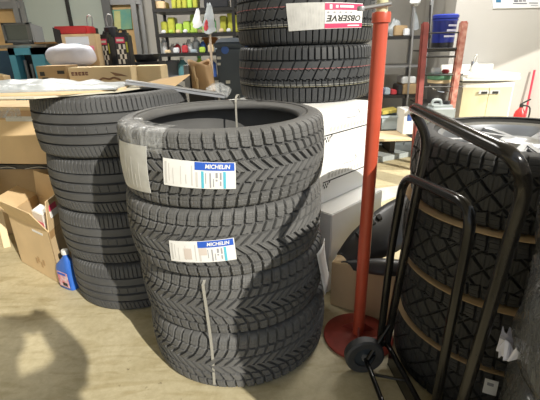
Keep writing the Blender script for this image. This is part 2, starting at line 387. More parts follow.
def pat_left(u, v, P, hw, flip):
    h = np.zeros_like(u)
    for c, w in ((-.60, .006), (-.22, .0075), (.17, .0075), (.55, .005)): h = np.maximum(h, sm(np.abs(v - c) * hw, w))
    h = np.maximum(h, np.where(v > .58, .55 * sm(frd(u + .3 * v) * P, .0024), 0))
    h = np.maximum(h, np.where(v < -.64, .55 * sm(frd(u + 1.2 * v) * P, .0024), 0))
    h = np.maximum(h, np.where((v > -.2) & (v < .15), .3 * sm(frd(u * .5 + .4 * v) * 2 * P, .002), 0))
    return h
def pat_back(u, v, P, hw, flip):
    s = np.abs(v); h = np.maximum(sm(np.abs(v - .56) * hw, .006), sm(np.abs(v + .50) * hw, .0045))
    h = np.maximum(h, sm(np.abs(v + .20 + .025 * np.sign(frd(u) - .25)) * hw, .004))
    h = np.maximum(h, np.where(v > .56, sm(frd(u) * P, .0056), 0)); h = np.maximum(h, np.where(v < -.50, sm(frd(u + .4) * P, .0046), 0))
    h = np.maximum(h, np.where((v > -.2) & (v < .56), sm(frd(u * .5 - .9 * v) * 2 * P * .75, .004), 0))
    h = np.maximum(h, np.where((v > -.5) & (v < -.2), .8 * sm(frd(u + .5 * v) * P, .003), 0))
    h = np.maximum(h, np.where((v > -.2) & (v < .56), .4 * sm(np.abs(v - .2 - .06 * (frd(u) * 4 - 1)) * hw, .003), 0))
    return h
def pat_right(u, v, P, hw, flip):
    s = np.abs(v); inn = s < .60
    a = sm(frd(u * .5 + 1.35 * v) * 2 * P * .62, .0054); b = sm(frd(u * .5 - 1.35 * v) * 2 * P * .62, .0046)
    h = np.where(inn, np.maximum(a, b), 0)
    h = np.maximum(h, np.where(s > .58, sm(frd(u + .5 * np.sign(v) * 0 + .12 * v) * P, .0062), 0))
    h = np.maximum(h, np.where(inn, .15 * sm(frd(u * 3) / 3 * P, .0018), .14 * sm(frd((s - .6) * 6) / 6 * hw, .0018)))
    z = .60 + .05 * (4 * frd(u * .5) - 1)
    h = np.maximum(h, sm(np.abs(s - z) * hw, .004) * .8)
    return h
def tire_mesh(name, R, W, Rb, pat, N, spp, rows, m, flip=1, depth=.012, crown=.008, rot=0.0):
    nt_ = N * spp; th = np.arange(nt_) * 2 * PI / nt_; P = 2 * PI * R / N; zc = W / 2; hw = .43 * W
    prof = [(R - crown * v * v, hw * v, v, 1.0) for v in np.linspace(-1, 1, rows)]
    sh = [(R - crown - .003, .452 * W, 1.06, .9), (R - crown - .008, .472 * W, 1.11, .75), (R - crown - .015, .486 * W, 1.15, .45), (R - crown - .024, .495 * W, 1.2, 0)]
    side = [(R - .048, .4995 * W), (R - .056, .4995 * W), (R - .060, .497 * W), (Rb + .032, .492 * W), (Rb + .026, .484 * W), (Rb + .021, .487 * W), (Rb + .012, .470 * W), (Rb + .004, .452 * W), (Rb, .43 * W), (Rb, .37 * W), (Rb + .012, .35 * W), (Rb + .035, .39 * W), (R - .05, .39 * W), (R - .028, .32 * W), (R - .022, .1 * W)]
    up = [(r, z, v, k) for r, z, v, k in sh] + [(r, z, 0, 0) for r, z in side]
    allp = [(r, -z, -v, k) for r, z, v, k in reversed(up)] + prof + up
    r = np.array([p[0] for p in allp])[:, None]; z = np.array([p[1] for p in allp])[:, None] + zc
    v = np.array([p[2] for p in allp])[:, None]; k = np.array([p[3] for p in allp])[:, None]
    u = (th * R / P)[None, :]
    h = pat(u + 0 * v, v + 0 * u, P, hw, flip)
    rr = r - depth * h * k
    co = np.stack([rr * np.cos(th + rot), rr * np.sin(th + rot), z + 0 * rr], -1).reshape(-1, 3)
    n = len(allp); i, j = np.meshgrid(np.arange(n), np.arange(nt_), indexing='ij'); i2 = (i + 1) % n; j2 = (j + 1) % nt_
    f = np.stack([i * nt_ + j, i * nt_ + j2, i2 * nt_ + j2, i2 * nt_ + j], -1).reshape(-1, 4)
    me = bpy.data.meshes.new(name); nf = len(f)
    me.vertices.add(len(co)); me.vertices.foreach_set('co', co.ravel())
    me.loops.add(nf * 4); me.loops.foreach_set('vertex_index', f.ravel().astype(np.int32))
    me.polygons.add(nf); me.polygons.foreach_set('loop_start', (np.arange(nf) * 4).astype(np.int32)); me.polygons.foreach_set('loop_total', np.full(nf, 4, np.int32))
    rowi = i.reshape(-1); n_up = len(up); smooth = (rowi < n_up - 4) | (rowi >= n_up + rows + 3)
    me.polygons.foreach_set('use_smooth', smooth)
    me.update(calc_edges=True); me.validate(); me.materials.append(m)
    return me
def tire(me, x, y, z, label, group, rz=0.0, name='tire'):
    o = bpy.data.objects.new(name, me); COL.objects.link(o); o.location = (x, y, z); o.rotation_euler.z = rz
    return tag(o, label, 'tire', group)

def cyl_patch(t, R, quad, off, nx=24, ny=6, th=.0012):
    """patch on the tire's tread; quad = (theta,z) of bottom left, bottom right, top right, top left in degrees and world z"""
    mb = MB(); L = wloc(t); vs = []; fs = []
    for k in (0, 1):
        for i in range(nx + 1):
            for j in range(ny + 1):
                a, b = i / nx, j / ny
                q = [(V(quad[0]) * (1 - a) + V(quad[1]) * a) * (1 - b) + (V(quad[3]) * (1 - a) + V(quad[2]) * a) * b][0]
                vs.append(cyl_pt(L, R, q[0], q[1], off + (th if k else 0), t['tw']))
    W_ = ny + 1; K = (nx + 1) * W_
    for i in range(nx):
        for j in range(ny):
            a = i * W_ + j; fs.append((a, a + W_, a + W_ + 1, a + 1)); fs.append((K + a, K + a + 1, K + a + W_ + 1, K + a + W_))
    rim = [i * W_ for i in range(nx)] + [nx * W_ + j for j in range(ny)] + [i * W_ + ny for i in range(nx, 0, -1)] + [j for j in range(ny, 0, -1)]
    for a, b in zip(rim, rim[1:] + rim[:1]): fs.append((a, K + a, K + b, b))
    return mb.add(vs, fs)
def cyl_pt(L, R, thd, z, off, Wt):
    v = (z - L.z - Wt / 2) / (.43 * Wt); vv = min(abs(v), 1.15)
    r = R - .008 * vv * vv - (max(0, abs(v) - 1) * .06) + off; a = math.radians(thd)
    return V((L.x + r * math.cos(a), L.y + r * math.sin(a), z))
def sub_quad(q, u0, u1, v0, v1):
    f = lambda a, b: (V(q[0]) * (1 - a) + V(q[1]) * a) * (1 - b) + (V(q[3]) * (1 - a) + V(q[2]) * a) * b
    return [tuple(f(u0, v0)), tuple(f(u1, v0)), tuple(f(u1, v1)), tuple(f(u0, v1))]
def cyl_text(t, R, q, txt, off, bold=0.02, flip=False, shear=0.0):
    vs, fs = glyphs(txt, bold, shear); L = wloc(t); out = []
    for x, y in vs:
        if flip: x, y = 1 - x, 1 - y
        p = (V(q[0]) * (1 - x) + V(q[1]) * x) * (1 - y) + (V(q[3]) * (1 - x) + V(q[2]) * x) * y
        out.append(cyl_pt(L, R, p[0], p[1], off, t['tw']))
    return MB().add(out, fs)

RF, WF = .35, .225
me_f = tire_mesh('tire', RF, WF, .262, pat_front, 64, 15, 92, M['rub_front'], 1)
me_f2 = tire_mesh('tire', RF, WF, .262, pat_front, 64, 15, 92, M['rub_front'], -1)
fpos = [(-.138, 1.363), (-.150, 1.373), (-.162, 1.360), (-.156, 1.362)]
flab = ['chunky winter tire on the floor, bottom of the front stack', 'winter tire with a white tag hanging at its right, second from floor in front stack',
        'winter tire with a blue and white sticker, second from top of front stack', 'winter tire with a white wrap at left, topmost of the front stack']
FT = []
for i, (x, y) in enumerate(fpos):
    t = tire(me_f if i == 3 else me_f2, x, y, WF * i, flab[i], 'winter tires in the front stack', name='winter_tire'); t['tw'] = WF
    t.rotation_euler.z = 0; FT.append(t)

def big_sticker(t, R, q, second=False):
    """white label with a blue band and lettering"""
    s = cyl_patch(t, R, q, .0008).build('sticker', M['tag'], t, smooth=True); tag(s, 'white sticker with a blue band')
    cyl_patch(t, R, sub_quad(q, .46, .985, .70, .985), .0022, 14, 2, .0006).build('blue_band', M['blue'], s, smooth=True)
    cyl_text(t, R, sub_quad(q, .60, .93, .765, .925), 'MICHELIN', .0034, .03, shear=.15).build('lettering', M['white'], s)
    for u in ((.545, .58), (.835, .87)):
        if second and u[0] < .6: continue
        cyl_patch(t, R, sub_quad(q, u[0], u[1], .02, .66), .0022, 2, 4, .0005).build('cyan_strip', M['cyan'], s)
    mb = MB(); pl = MB()
    for k in range(9):
        x = .60 + .022 * (k % 3); mb.v += []
    for (u0, u1, v0, v1) in ((.735, .765, .42, .62), (.79, .815, .36, .62), (.735, .76, .30, .37), (.79, .81, .12, .30), (.655, .675, .05, .60), (.70, .712, .08, .40), (.60, .61, .2, .6)):
        p = cyl_patch(t, R, sub_quad(q, u0, u1, v0, v1), .0022, 2, 2, .0005); mb.add(p.v, p.f)
    for (u0, u1, v0, v1) in ((.03, .06, .1, .9), (.09, .10, .2, .85), (.15, .16, .1, .7), (.26, .27, .12, .8), (.33, .345, .15, .5), (.41, .43, .1, .85), (.47, .50, .06, .62)):
        p = cyl_patch(t, R, sub_quad(q, u0, u1, v0, v1), .0022, 2, 2, .0005); pl.add(p.v, p.f)
    mb.build('small_print', M['ink'], s); pl.build('faint_print', M['pale_ink'], s)
    if second:
        for u0, u1, v0, v1 in ((.24, .36, .15, .68), (.47, .59, .35, .68)):
            cyl_patch(t, R, sub_quad(q, u0, u1, v0, v1), .0022, 4, 2, .0006).build('beige_block', M['beige_ink'], s)
big_sticker(FT[3], RF, [(-113.4, .752), (-79.6, .742), (-79.2, .817), (-112.2, .830)])
big_sticker(FT[2], RF, [(-113.8, .508), (-80.2, .522), (-81.0, .594), (-113.4, .578)], True)
# large pale wrap sticker at the left of the topmost tire, with clear tape over the shoulder
q = [(-154, .700), (-123.0, .716), (-121.6, .856), (-148.5, .851)]
s = cyl_patch(FT[3], RF, q, .001, 16, 10).build('wrap_sticker', M['tag_grey'], FT[3], smooth=True); tag(s, 'grey white wrap sticker')
pl = MB()
for k in range(7):
    p = cyl_patch(FT[3], RF, sub_quad(q, .1 + .11 * k, .12 + .11 * k, .08, .3 + .09 * ((k * 3) % 7)), .0024, 1, 4, .0004); pl.add(p.v, p.f)
pl.build('faint_print', M['pale_ink'], s)
def over_shoulder(t, R, W, th0, th1, m, name, off=.003, inner=.07, down=.05, n=10, jit=.0):
    """film over the upper shoulder of a tire"""
    L = wloc(t); prof = [(R - .006 + off, W - down), (R - .008 + off, W - .022), (R - .014 + off, W - .009 + off), (R - .026, W - .001 + off), (R - .05, W + .001 + off), (R - inner, W + off - .002)]
    vs = []; fs = []
    for i in range(n + 1):
        a = math.radians(th0 + (th1 - th0) * i / n)
        for j, (r, z) in enumerate(prof):
            e = .05 * math.sin(i * 1.7 + j) if j in (0, len(prof) - 1) else 0
            vs.append(V((L.x + (r) * math.cos(a + e * .3), L.y + r * math.sin(a + e * .3), L.z + z)))
    k = len(prof)
    for i in range(n):
        for j in range(k - 1): fs.append((i * k + j, (i + 1) * k + j, (i + 1) * k + j + 1, i * k + j + 1))
    return MB().add(vs, fs).build(name, m, t, smooth=True, jit=jit, jfreq=40)
over_shoulder(FT[3], RF, WF, -160, -112, M['clear'], 'clear_tape', .004, .085, .06, 14, .004)
# white tag hanging at the right of the second tire from the floor
mb = MB(); L = wloc(FT[1]); vs = []; fs = []
for j in range(9):
    for i in range(4):
        b = j / 8; th = math.radians(-30 + 20 * i / 3 + 5 * math.sin(b * 2)); r = RF + .006 + .02 * b ** 2 * 1.2
        vs.append(V((L.x + r * math.cos(th), L.y + r * math.sin(th), (.43 - .18 * b))))
for j in range(8):
    for i in range(3): fs.append((j * 4 + i, j * 4 + i + 1, (j + 1) * 4 + i + 1, (j + 1) * 4 + i))
o = mb.add(vs, fs).build('hanging_tag', M['tag'], FT[1], smooth=True); tag(o, 'white hanging tag')
md = o.modifiers.new('thick', 'SOLIDIFY'); md.thickness = .0012
# paper bands
def band(cx, cy, R, thd, z0, z1, wdeg, name):
    mb = MB(); pts = []
    prof = [(R - .10, z0 + .003), (R - .03, z0 + .003), (R - .008, z0 + .012)]
    n = 14
    for k in range(n + 1): pts.append((R + .002, z0 + .016 + (z1 - z0 - .032) * k / n))
    pts = prof + pts + [(R - .008, z1 - .012), (R - .03, z1 + .002), (R - .10, z1 + .002)]
    vs = []; fs = []
    for off in (0, .0012):
        for i, (r, z) in enumerate(pts):
            for k in range(2):
                th = math.radians(thd + (k - .5) * wdeg + .8 * math.sin(z * 9))
                vs.append(V((cx + (r + off) * math.cos(th), cy + (r + off) * math.sin(th), z)))
    n2 = len(pts) * 2
    for i in range(len(pts) - 1):
        a = i * 2; fs += [(a, a + 1, a + 3, a + 2), (n2 + a, n2 + a + 2, n2 + a + 3, n2 + a + 1), (a, a + 2, n2 + a + 2, n2 + a), (a + 1, n2 + a + 1, n2 + a + 3, a + 3)]
    return mb.add(vs, fs).build(name, M['strap'], loc=(cx, cy, z0), smooth=False)
o = band(-.140, 1.368, RF, -101.2, .012, .446, 1.5, 'paper_band'); tag(o, 'grey paper band tied down the front of the two lowest winter tires', 'band')
# band through the bore of the topmost tire
L = wloc(FT[3]); pts = []
for th_r, z in ((.350, .12), (.3505, .19), (.343, .226), (.320, .243), (.295, .242), (.272, .236), (.262, .22), (.259, .17), (.259, .12)):
    pts.append((th_r, z))
vs = []; fs = []
for off in (0, .002):
    for r, z in pts:
        for k in range(2):
            a = math.radians(84 + (k - .5) * 1.6); vs.append(V((L.x + (r + (off if r > .3 else -off)) * math.cos(a), L.y + (r + (off if r > .3 else -off)) * math.sin(a), L.z + z + (off if .26 < r < .345 else 0))))
n2 = len(pts) * 2
for i in range(len(pts) - 1):
    a = i * 2; fs += [(a, a + 1, a + 3, a + 2), (n2 + a, n2 + a + 2, n2 + a + 3, n2 + a + 1), (a, a + 2, n2 + a + 2, n2 + a), (a + 1, n2 + a + 1, n2 + a + 3, a + 3)]
o = MB().add(vs, fs).build('bore_band', M['strap'], FT[3]); tag(o, 'grey band looped through the bore')

# left stack of road tires
RL, WL = .325, .237
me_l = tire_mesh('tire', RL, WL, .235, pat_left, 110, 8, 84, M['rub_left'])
lpos = [(-.663, 1.788), (-.679, 1.797), (-.677, 1.797), (-.685, 1.786)]
llab = ['smooth ribbed road tire on the floor beside the blue jug, bottom of the left stack', 'smooth ribbed road tire second from floor in the left stack',
        'smooth ribbed road tire second from top in the left stack', 'smooth ribbed road tire under the plastic sheet, topmost of left stack']
for i, (x, y) in enumerate(lpos): tire(me_l, x, y, WL * i, llab[i], 'road tires in the left stack', .7 * i, 'road_tire')

# tires on the white cartons
RB, WB, ZB = .340, .250, .854
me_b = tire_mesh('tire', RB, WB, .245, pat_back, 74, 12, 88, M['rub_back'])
BT = []
for i in range(2):
    t = tire(me_b, (.197), 2.16, ZB + WB * i, ['new studless tire with red and white lines lying directly on the white cartons', 'new tire with a pink and white sticker on top of the carton stack'][i], 'new tires on the white cartons', 0, 'new_tire'); t['tw'] = WB; BT.append(t)
t = BT[1]
q = [(-106.8, 1.160), (-81.0, 1.166), (-81.2, 1.268), (-108.7, 1.268)]
s = cyl_patch(t, RB, q, .0015).build('sticker', M['tag_grey'], t, smooth=True); tag(s, 'grey white sticker with fine print')
pl = MB()
for k in range(11):
    p = cyl_patch(t, RB, sub_quad(q, .12 + .075 * k, .135 + .075 * k, .06 + .02 * (k % 4), .92 - .05 * (k % 3)), .003, 1, 4, .0004); pl.add(p.v, p.f)
pl.build('faint_print', M['ink'] if False else M['pale_ink'], s)
q2 = [(-80.8, 1.166), (-47.5, 1.170), (-47.5, 1.266), (-81.0, 1.268)]
s = cyl_patch(t, RB, q2, .0012).build('sticker', M['tag'], t, smooth=True); tag(s, 'white sticker with pink bands and lettering upside down')
cyl_patch(t, RB, sub_quad(q2, .0, 1, .02, .20), .003, 14, 2, .0006).build('pink_band', M['pink'], s)
cyl_patch(t, RB, sub_quad(q2, .0, 1, .72, .97), .003, 14, 2, .0006).build('pink_band', M['pink'], s)
cyl_text(t, RB, sub_quad(q2, .03, .93, .27, .52), 'OBSERVE', .0034, .03, True, .2).build('lettering', M['black_ink'], s)
mb = MB()
for u0, u1, v0, v1 in ((.55, .9, .08, .13), (.1, .16, .76, .92), (.24, .30, .80, .90), (.34, .7, .81, .90)):
    p = cyl_patch(t, RB, sub_quad(q2, u0, u1, v0, v1), .0038, 3, 2, .0004); mb.add(p.v, p.f)
mb.build('white_marks', M['tag'], s)
mb = MB()
for k in range(5):
    p = cyl_patch(t, RB, sub_quad(q2, .05 + .14 * k, .10 + .14 * k, .59, .66), .003, 2, 1, .0004); mb.add(p.v, p.f)
mb.build('small_print', M['ink'], s)

# right stack: tires on wheels with card rings between
RR, WR = .315, .2085; XR, YR = .772, 1.149
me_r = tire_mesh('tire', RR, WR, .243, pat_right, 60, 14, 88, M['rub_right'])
rlab = ['block tread winter tire on the floor behind the hand truck, bottom of the right stack', 'block tread tire second from floor in the right stack', 'block tread tire second from top in the right stack', 'block tread tire holding a silver wheel, topmost of the right stack']
def alloy(parent, x, y, z0):
    wp = MB().lathe((x, y, z0), [(.242, .10), (.242, .172), (.250, .184), (.250, .193), (.238, .195), (.228, .188), (.224, .172), (.218, .10)], 64, closed=True).build('rim', M['alloy'], parent, smooth=True)
    sp = MB()
    for k in range(5):
        for s_ in (-.11, .11):
            a = 2 * PI * k / 5 + .5; a1 = a + s_ * .35; a2 = a + s_ * 2.0
            p1 = V((x + .045 * math.cos(a1 * 1), y + .045 * math.sin(a1), z0 + .185)); p2 = V((x + .228 * math.cos(a2), y + .228 * math.sin(a2), z0 + .178))
            d = (p2 - p1); n_ = V((-d.y, d.x, 0)).normalized()
            sp.prism([p1 - n_ * .011, p1 + n_ * .011, p2 + n_ * .017, p2 - n_ * .017], (0, 0, -.03))
    sp.build('spokes', M['alloy'], parent, bev=.004)
    MB().lathe((x, y, z0), [(.0, .19), (.028, .190), (.034, .186), (.062, .184), (.066, .176), (.066, .13), (0, .13)], 32).build('hub', M['alloy'], parent, smooth=True)
    MB().lathe((x, y, z0), [(.0, .10), (.217, .10), (.217, .106), (0, .106)], 32).build('back_disc', M['alloy_d'], parent)
roff = [(0, 0), (.0, -.010), (-.008, .004), (0, .012)]
for i in range(4):
    z = (WR + .0045) * i
    t = tire(me_r, XR + roff[i][0], YR + roff[i][1], z, rlab[i], 'block tread tires in the right stack', .45 * i, 'block_tread_tire')
    if i == 3:
        t.rotation_euler.z = 0; alloy(t, XR, YR + .012, z)
    if i < 3:
        o = MB().lathe((XR + roff[i][0], YR + roff[i][1], z + WR + .0003), [(.20, 0), (.313, 0), (.3185, .0009), (.3185, .0032), (.313, .004), (.20, .004)], 64, closed=True).build('cardboard_ring', M['card_dark'], loc=(XR, YR, z + WR))
        tag(o, ['tan cardboard ring lying on the lowest tire of the right stack', 'tan cardboard ring midway up the right stack of block tread tires', 'tan cardboard ring under the topmost tire of the right stack'][i], 'ring', 'cardboard rings in the right stack')
    if i == 0:
        t['tw'] = WR
        L = wloc(t); t.rotation_euler.z = 0
        s = cyl_patch(t, RR, [(-119, .13), (-112.5, .13), (-112.5, .18), (-119, .18)], .001, 4, 4).build('sticker', M['tag'], t); tag(s, 'small white sticker')
        cyl_patch(t, RR, [(-117.6, .160), (-114.5, .160), (-114.5, .17), (-117.6, .17)], .0025, 3, 2, .0004).build('small_print', M['ink'], s)

# bagged tires at the right edge
RG, WG = .315, .24; gpos = [(.790, .470), (.785, .475), (.785, .48), (.775, .475)]
me_g = tire_mesh('tire', RG, WG, .23, pat_right, 60, 8, 50, M['rub_bag'])
for i, (x, y) in enumerate(gpos):
    t = tire(me_g, x, y, WG * i, ['tire in a clear plastic bag on the floor at the right edge', 'tire in a crumpled clear bag, second from floor at the right edge', 'tire in a clear bag, second from top at the right edge', 'tire in a clear bag, topmost of the stack at the right edge'][i], 'bagged tires at the right edge', .8 * i, 'bagged_tire')
    t.rotation_euler.z = 0
    prof = [(.20, .002), (.28, .003), (RG - .01, .012), (RG + .010, .035), (RG + .014, WG * .3), (RG + .012, WG * .5), (RG + .015, WG * .7), (RG + .010, WG - .035), (RG - .01, WG - .012), (.28, WG - .003), (.20, WG - .002)]
    mb = MB().lathe((x, y, WG * i), prof, 72)
    mb.f = [f for f in mb.f if len(f) == 4]
    for vv in mb.v:
        d = V((vv.x - x, vv.y - y, 0)); rr_ = d.length
        if rr_ > RG - .02:
            n1 = noise.noise(V((vv.x * 9, vv.y * 9, vv.z * 16))) * .012 + abs(noise.noise(V((vv.x * 23, vv.y * 23, vv.z * 9 + 5)))) * .012
            vv += d.normalized() * n1
    mb.build('plastic_bag', M['bagfilm'], t, smooth=True)
    if i == 2:                     # frayed gather of the bag
        vs = []; fs = []; na, nb = 6, 14
        for p_ in range(nb + 1):
            for q_ in range(na + 1):
                a = math.radians(138 + 1.6 * p_); r0 = RG + .008 + .034 * (q_ / na) * (.5 + .5 * math.sin(PI * p_ / nb)); zz = WG * i + .018 + .030 * math.sin(p_ * 1.9) * q_ / na + .05 * (p_ / nb - .3)
                c_ = V((x + r0 * math.cos(a), y + r0 * math.sin(a), zz)); vs.append(c_ + noise.noise_vector(c_ * 55) * .009)
        for p_ in range(nb):
            for q_ in range(na): k = p_ * (na + 1) + q_; fs.append((k, k + 1, k + na + 2, k + na + 1))
        o = MB().add(vs, fs).build('bag_gather', M['bag_white'], t); md = o.modifiers.new('thick', 'SOLIDIFY'); md.thickness = .0015

# ------------------------------------------------------------------ white cartons and what stands by them
A_ = V((.714, .700, 0)); B_ = V((-.700, .714, 0))
def wcarton(K, z0, h, la, lb, label, marks):
    mb = MB().obox((K.x, K.y, z0), A_ * la, B_ * lb, (0, 0, h - .001))
    o = mb.build('carton', M['wbox'], loc=(K.x, K.y, z0), bev=.004); tag(o, label, 'box', 'white cartons under the new tires')
    N_ = V((A_.y, -A_.x, 0))
    def q(u, v, d=.0012): return V((K.x, K.y, z0)) + A_ * (u * la) + V((0, 0, v * h)) + N_ * d
    if marks:
        ln = MB(); ln.prism([q(.17, .46), q(.98, .46), q(.98, .485), q(.17, .485)], -N_ * .0008)
        for k, (u, v) in enumerate(((.17, .39), (.21, .39), (.25, .39), (.19, .33), (.23, .33), (.28, .42))):
            ln.prism([q(u, v), q(u + .018, v), q(u + .02, v + .05), q(u + .002, v + .05)], -N_ * .0008)
        ln.build('black_marks', M['black_ink'], o)
        vs, fs = glyphs('Tire Station', .0)
        tx = MB(); tx.add([q(.26 + .66 * x, .53 + .13 * y) for x, y in vs], fs)
        if marks > 1: pass
        gr = MB()
        for k in range(11): gr.prism([q(.25 + .062 * k, .53), q(.29 + .062 * k, .53), q(.295 + .062 * k, .53 + .10 + .03 * (k % 3 == 0)), q(.255 + .062 * k, .60)], -N_ * .0008)
        gr.build('faint_lettering', M['pale_ink'], o)
        hd = MB(); cc = bez([q(.55, .74), q(.72, .73), q(.79, .79), q(.76, .86)], 6)
        hd.tube(cc, .0018, 5); hd.build('hand_hole_outline', M['ink'], o)
    return o
KU = V((.190, 1.606, 0)); K3 = V((.284, 1.556, 0))
wcarton(KU, .640, .213, .415, .60, 'white carton printed with a black line, directly under the new tires', 2)
wcarton(KU + B_ * .004, .427, .213, .415, .60, 'white carton second from top of the carton stack, half in shadow', 2)
wcarton(K3 - A_ * .03 + B_ * .0, .2135, .213, .42, .62, 'white carton jutting out behind the black plastic liner, third from top', 0)
wcarton(K3 + A_ * .0 + B_ * .03, .0, .213, .40, .58, 'white carton on the floor at the bottom of the carton stack', 0)
# cardboard box behind the red post
c0 = V((.262, 1.488, 0)); e1 = V((.87, -.493, 0)).normalized(); e2 = V((.50, .866, 0))
bx = MB().obox(c0, e1 * .27, e2 * .13, (0, 0, .222)).build('cardboard_box', M['card'], loc=c0, bev=.003); tag(bx, 'brown cardboard box on the floor behind the red post', 'box')
MB().obox(c0 + e1 * .11 + V((0, 0, .223)), e1 * .05, e2 * .13, (0, 0, .0006)).build('tape', M['tape'], bx)
# black moulded liner lying on it
def sheet(ca, cb, th=.004, n=10):
    """thick sheet between two smooth curves"""
    a = bez(ca, n); b = bez(cb, n); m = min(len(a), len(b)); vs = []; fs = []
    rows = 7
    for i in range(m):
        for j in range(rows):
            t = j / (rows - 1); p = a[i].lerp(b[i], t); p = p + V((0, 0, .018 * math.sin(PI * t))); vs.append(p)
    for i in range(m - 1):
        for j in range(rows - 1): k = i * rows + j; fs.append((k, k + 1, k + rows + 1, k + rows))
    return MB().add(vs, fs)
lin = thing('fender_liner', (.40, 1.50, .225), 'black moulded plastic fender liner lying on the cardboard box by white cartons', 'car part')
s1 = sheet([(.287, 1.515, .245), (.35, 1.56, .315), (.44, 1.62, .37), (.55, 1.72, .395), (.70, 1.86, .39)], [(.33, 1.455, .228), (.42, 1.455, .240), (.52, 1.485, .255), (.62, 1.56, .262), (.76, 1.68, .262)])
o = s1.build('arch_panel', M['blackp'], lin, smooth=True); md = o.modifiers.new('thick', 'SOLIDIFY'); md.thickness = .006
s2 = sheet([(.30, 1.475, .232), (.38, 1.44, .262), (.46, 1.42, .275), (.56, 1.42, .262)], [(.34, 1.41, .226), (.40, 1.37, .232), (.47, 1.345, .236), (.55, 1.35, .230)])
o = s2.build('lower_lobe', M['blackp'], lin, smooth=True); md = o.modifiers.new('thick', 'SOLIDIFY'); md.thickness = .006
cl = MB()
for k in range(4):
    p = V((.37 + .035 * k, 1.545 + .025 * k, .322 + .014 * k)); cl.obox(p, V((.02, .012, .006)), V((.012, -.018, -.012)), V((0, 0, .016)))
cl.build('clips', M['dark'], lin, bev=.002)

# ------------------------------------------------------------------ red post
PX, PY = .342, 1.272
PZ = at(378, 13, PY).z
rp = thing('steel_post', (PX, PY, 0), 'red steel post on a round dull red base beside the hand truck', 'post')
MB().lathe((PX, PY, 0), [(0, 0), (.135, 0), (.137, .004), (.137, .010), (.133, .013), (.05, .018), (.04, .022), (0, .022)], 56).build('base_disc', M['red_dull'], rp, smooth=True)
MB().lathe((PX, PY, 0), [(.0222, .018), (.0222, PZ)], 28).build('tube', M['red_paint'], rp, smooth=True)
for k in range(3):
    gs = MB()
    a = 2 * PI * k / 3 + 2.4; d = V((math.cos(a), math.sin(a), 0)); nn = V((-d.y, d.x, 0)) * .003; p = V((PX, PY, .0165))
    gs.prism([p + d * .02 - nn, p + d * .075 - nn, p + d * .02 + V((0, 0, .05)) - nn], nn * 2)
    gs.build('gusset', M['red_dull'], rp)
MB().lathe((PX, PY, PZ - .028), [(.022, 0), (.0275, .002), (.0275, .026), (.0262, .030), (.018, .030)], 28).build('collar', M['red_paint'], rp, smooth=True)
MB().lathe((PX, PY, PZ - .012), [(.0, .014), (.017, .014), (.016, .075), (0, .075)], 18).build('inner_rod', mat('pale_yellow_rod', (.62, .58, .36), .45), rp, smooth=True)
MB().tube([(PX - .062, PY - .012, PZ + .012), (PX + .020, PY - .022, PZ + .022)], .006, 10).build('cross_pin', M['silver'], rp, smooth=True)
MB().lathe((PX - .064, PY - .012, PZ + .012), [(0, -.006), (.011, -.006), (.012, 0), (.011, .006), (0, .006)], 14).build('pin_end', M['silver'], rp, smooth=True)

# ------------------------------------------------------------------ hand truck
E1 = V((.386, 1.080, .946)); E2 = V((.400, .612, .932)); T1 = V((.444, 1.076, .862)); T2 = V((.450, .645, .865)); F1 = V((.416, 1.146, .07)); F2 = V((.455, .722, .07))
ht = thing('hand_truck', (.45, .95, 0), 'black tubular steel hand truck standing against the right stack of tires', 'hand truck')
pt = fillet([F1, T1, E1, E2, T2, F2], .052, 8)
MB().tube(pt, .0138, 16).build('outer_frame', M['tube_worn'], ht, smooth=True)
I1 = V((.386, 1.066, .753)); I2 = V((.413, .732, .795)); G1 = V((.384, 1.126, .09)); G2 = V((.445, .800, .10))
MB().tube(fillet([G1, V((.386, 1.112, .5)), I1, I2, G2], .065, 8), .0125, 16).build('inner_frame', M['tube'], ht, smooth=True)
cr = MB()
cr.tube([F1.lerp(T1, .02), F2.lerp(T2, .02)], .011, 10); cr.tube([F1.lerp(T1, .30), F2.lerp(T2, .30)], .0001, 4)
cr = MB(); cr.tube([F1 + V((0, 0, .01)), F2 + V((0, 0, .01))], .010, 10)
cr.build('cross_bar', M['tube'], ht, smooth=True)
W1 = V((.322, 1.098, .071)); W2 = V((.345, .650, .071)); ax = (W2 - W1).normalized()
MB().tube([W1 + ax * .02, W2 - ax * .02], .0085, 10).build('axle', M['tube'], ht, smooth=True)
for wc in (W1, W2):
    wh = MB().lathe(wc, [(.040, -.018), (.062, -.020), (.069, -.014), (.071, 0), (.069, .014), (.062, .020), (.040, .018), (.038, 0)], 36, closed=True, axis=ax).build('wheel', M['castor'], ht, smooth=True)
    MB().lathe(wc, [(0, -.012), (.041, -.010), (.041, .010), (0, .012)], 28, axis=ax).build('hub', M['hubm'], wh)
    MB().lathe(wc, [(0, -.022), (.012, -.022), (.012, .022), (0, .022)], 14, axis=ax).build('axle_cap', M['silver'], wh)
for wc, fc, gc in ((W1, F1, G1), (W2, F2, G2)):
    b0 = wc + ax * (.03 if wc is W1 else -.03)
    br = MB(); br.tube([fc + V((0, 0, .02)), b0, fc.lerp(T1 if fc is F1 else T2, .14)], .008, 8); br.build('axle_bracket', M['tube'], ht, smooth=True)
MB().tube([W1.lerp(W2, .2), F1.lerp(F2, .42) + V((0, 0, .01))], .005, 8).build('stay_rod', M['tube'], ht, smooth=True)
mb = MB(); d_ = (F2 - F1); mb.obox(F1 + d_ * .06 + V((-.0, 0, -.066)), d_ * .88, V((.03, 0, 0)), V((0, 0, .006)))
mb.obox(F1 + d_ * .06 + V((0, 0, -.066)), d_ * .88, V((.005, 0, 0)), V((0, 0, .07))); mb.build('toe_plate', M['tube'], ht, bev=.001)
tp = F2.lerp(T2, .53); tp2 = F2.lerp(T2, .66)
MB().tube([tp + V((.013, .012, 0)), tp2 + V((.013, .012, 0))], .004, 6).build('paint_chip', M['silver'], ht)

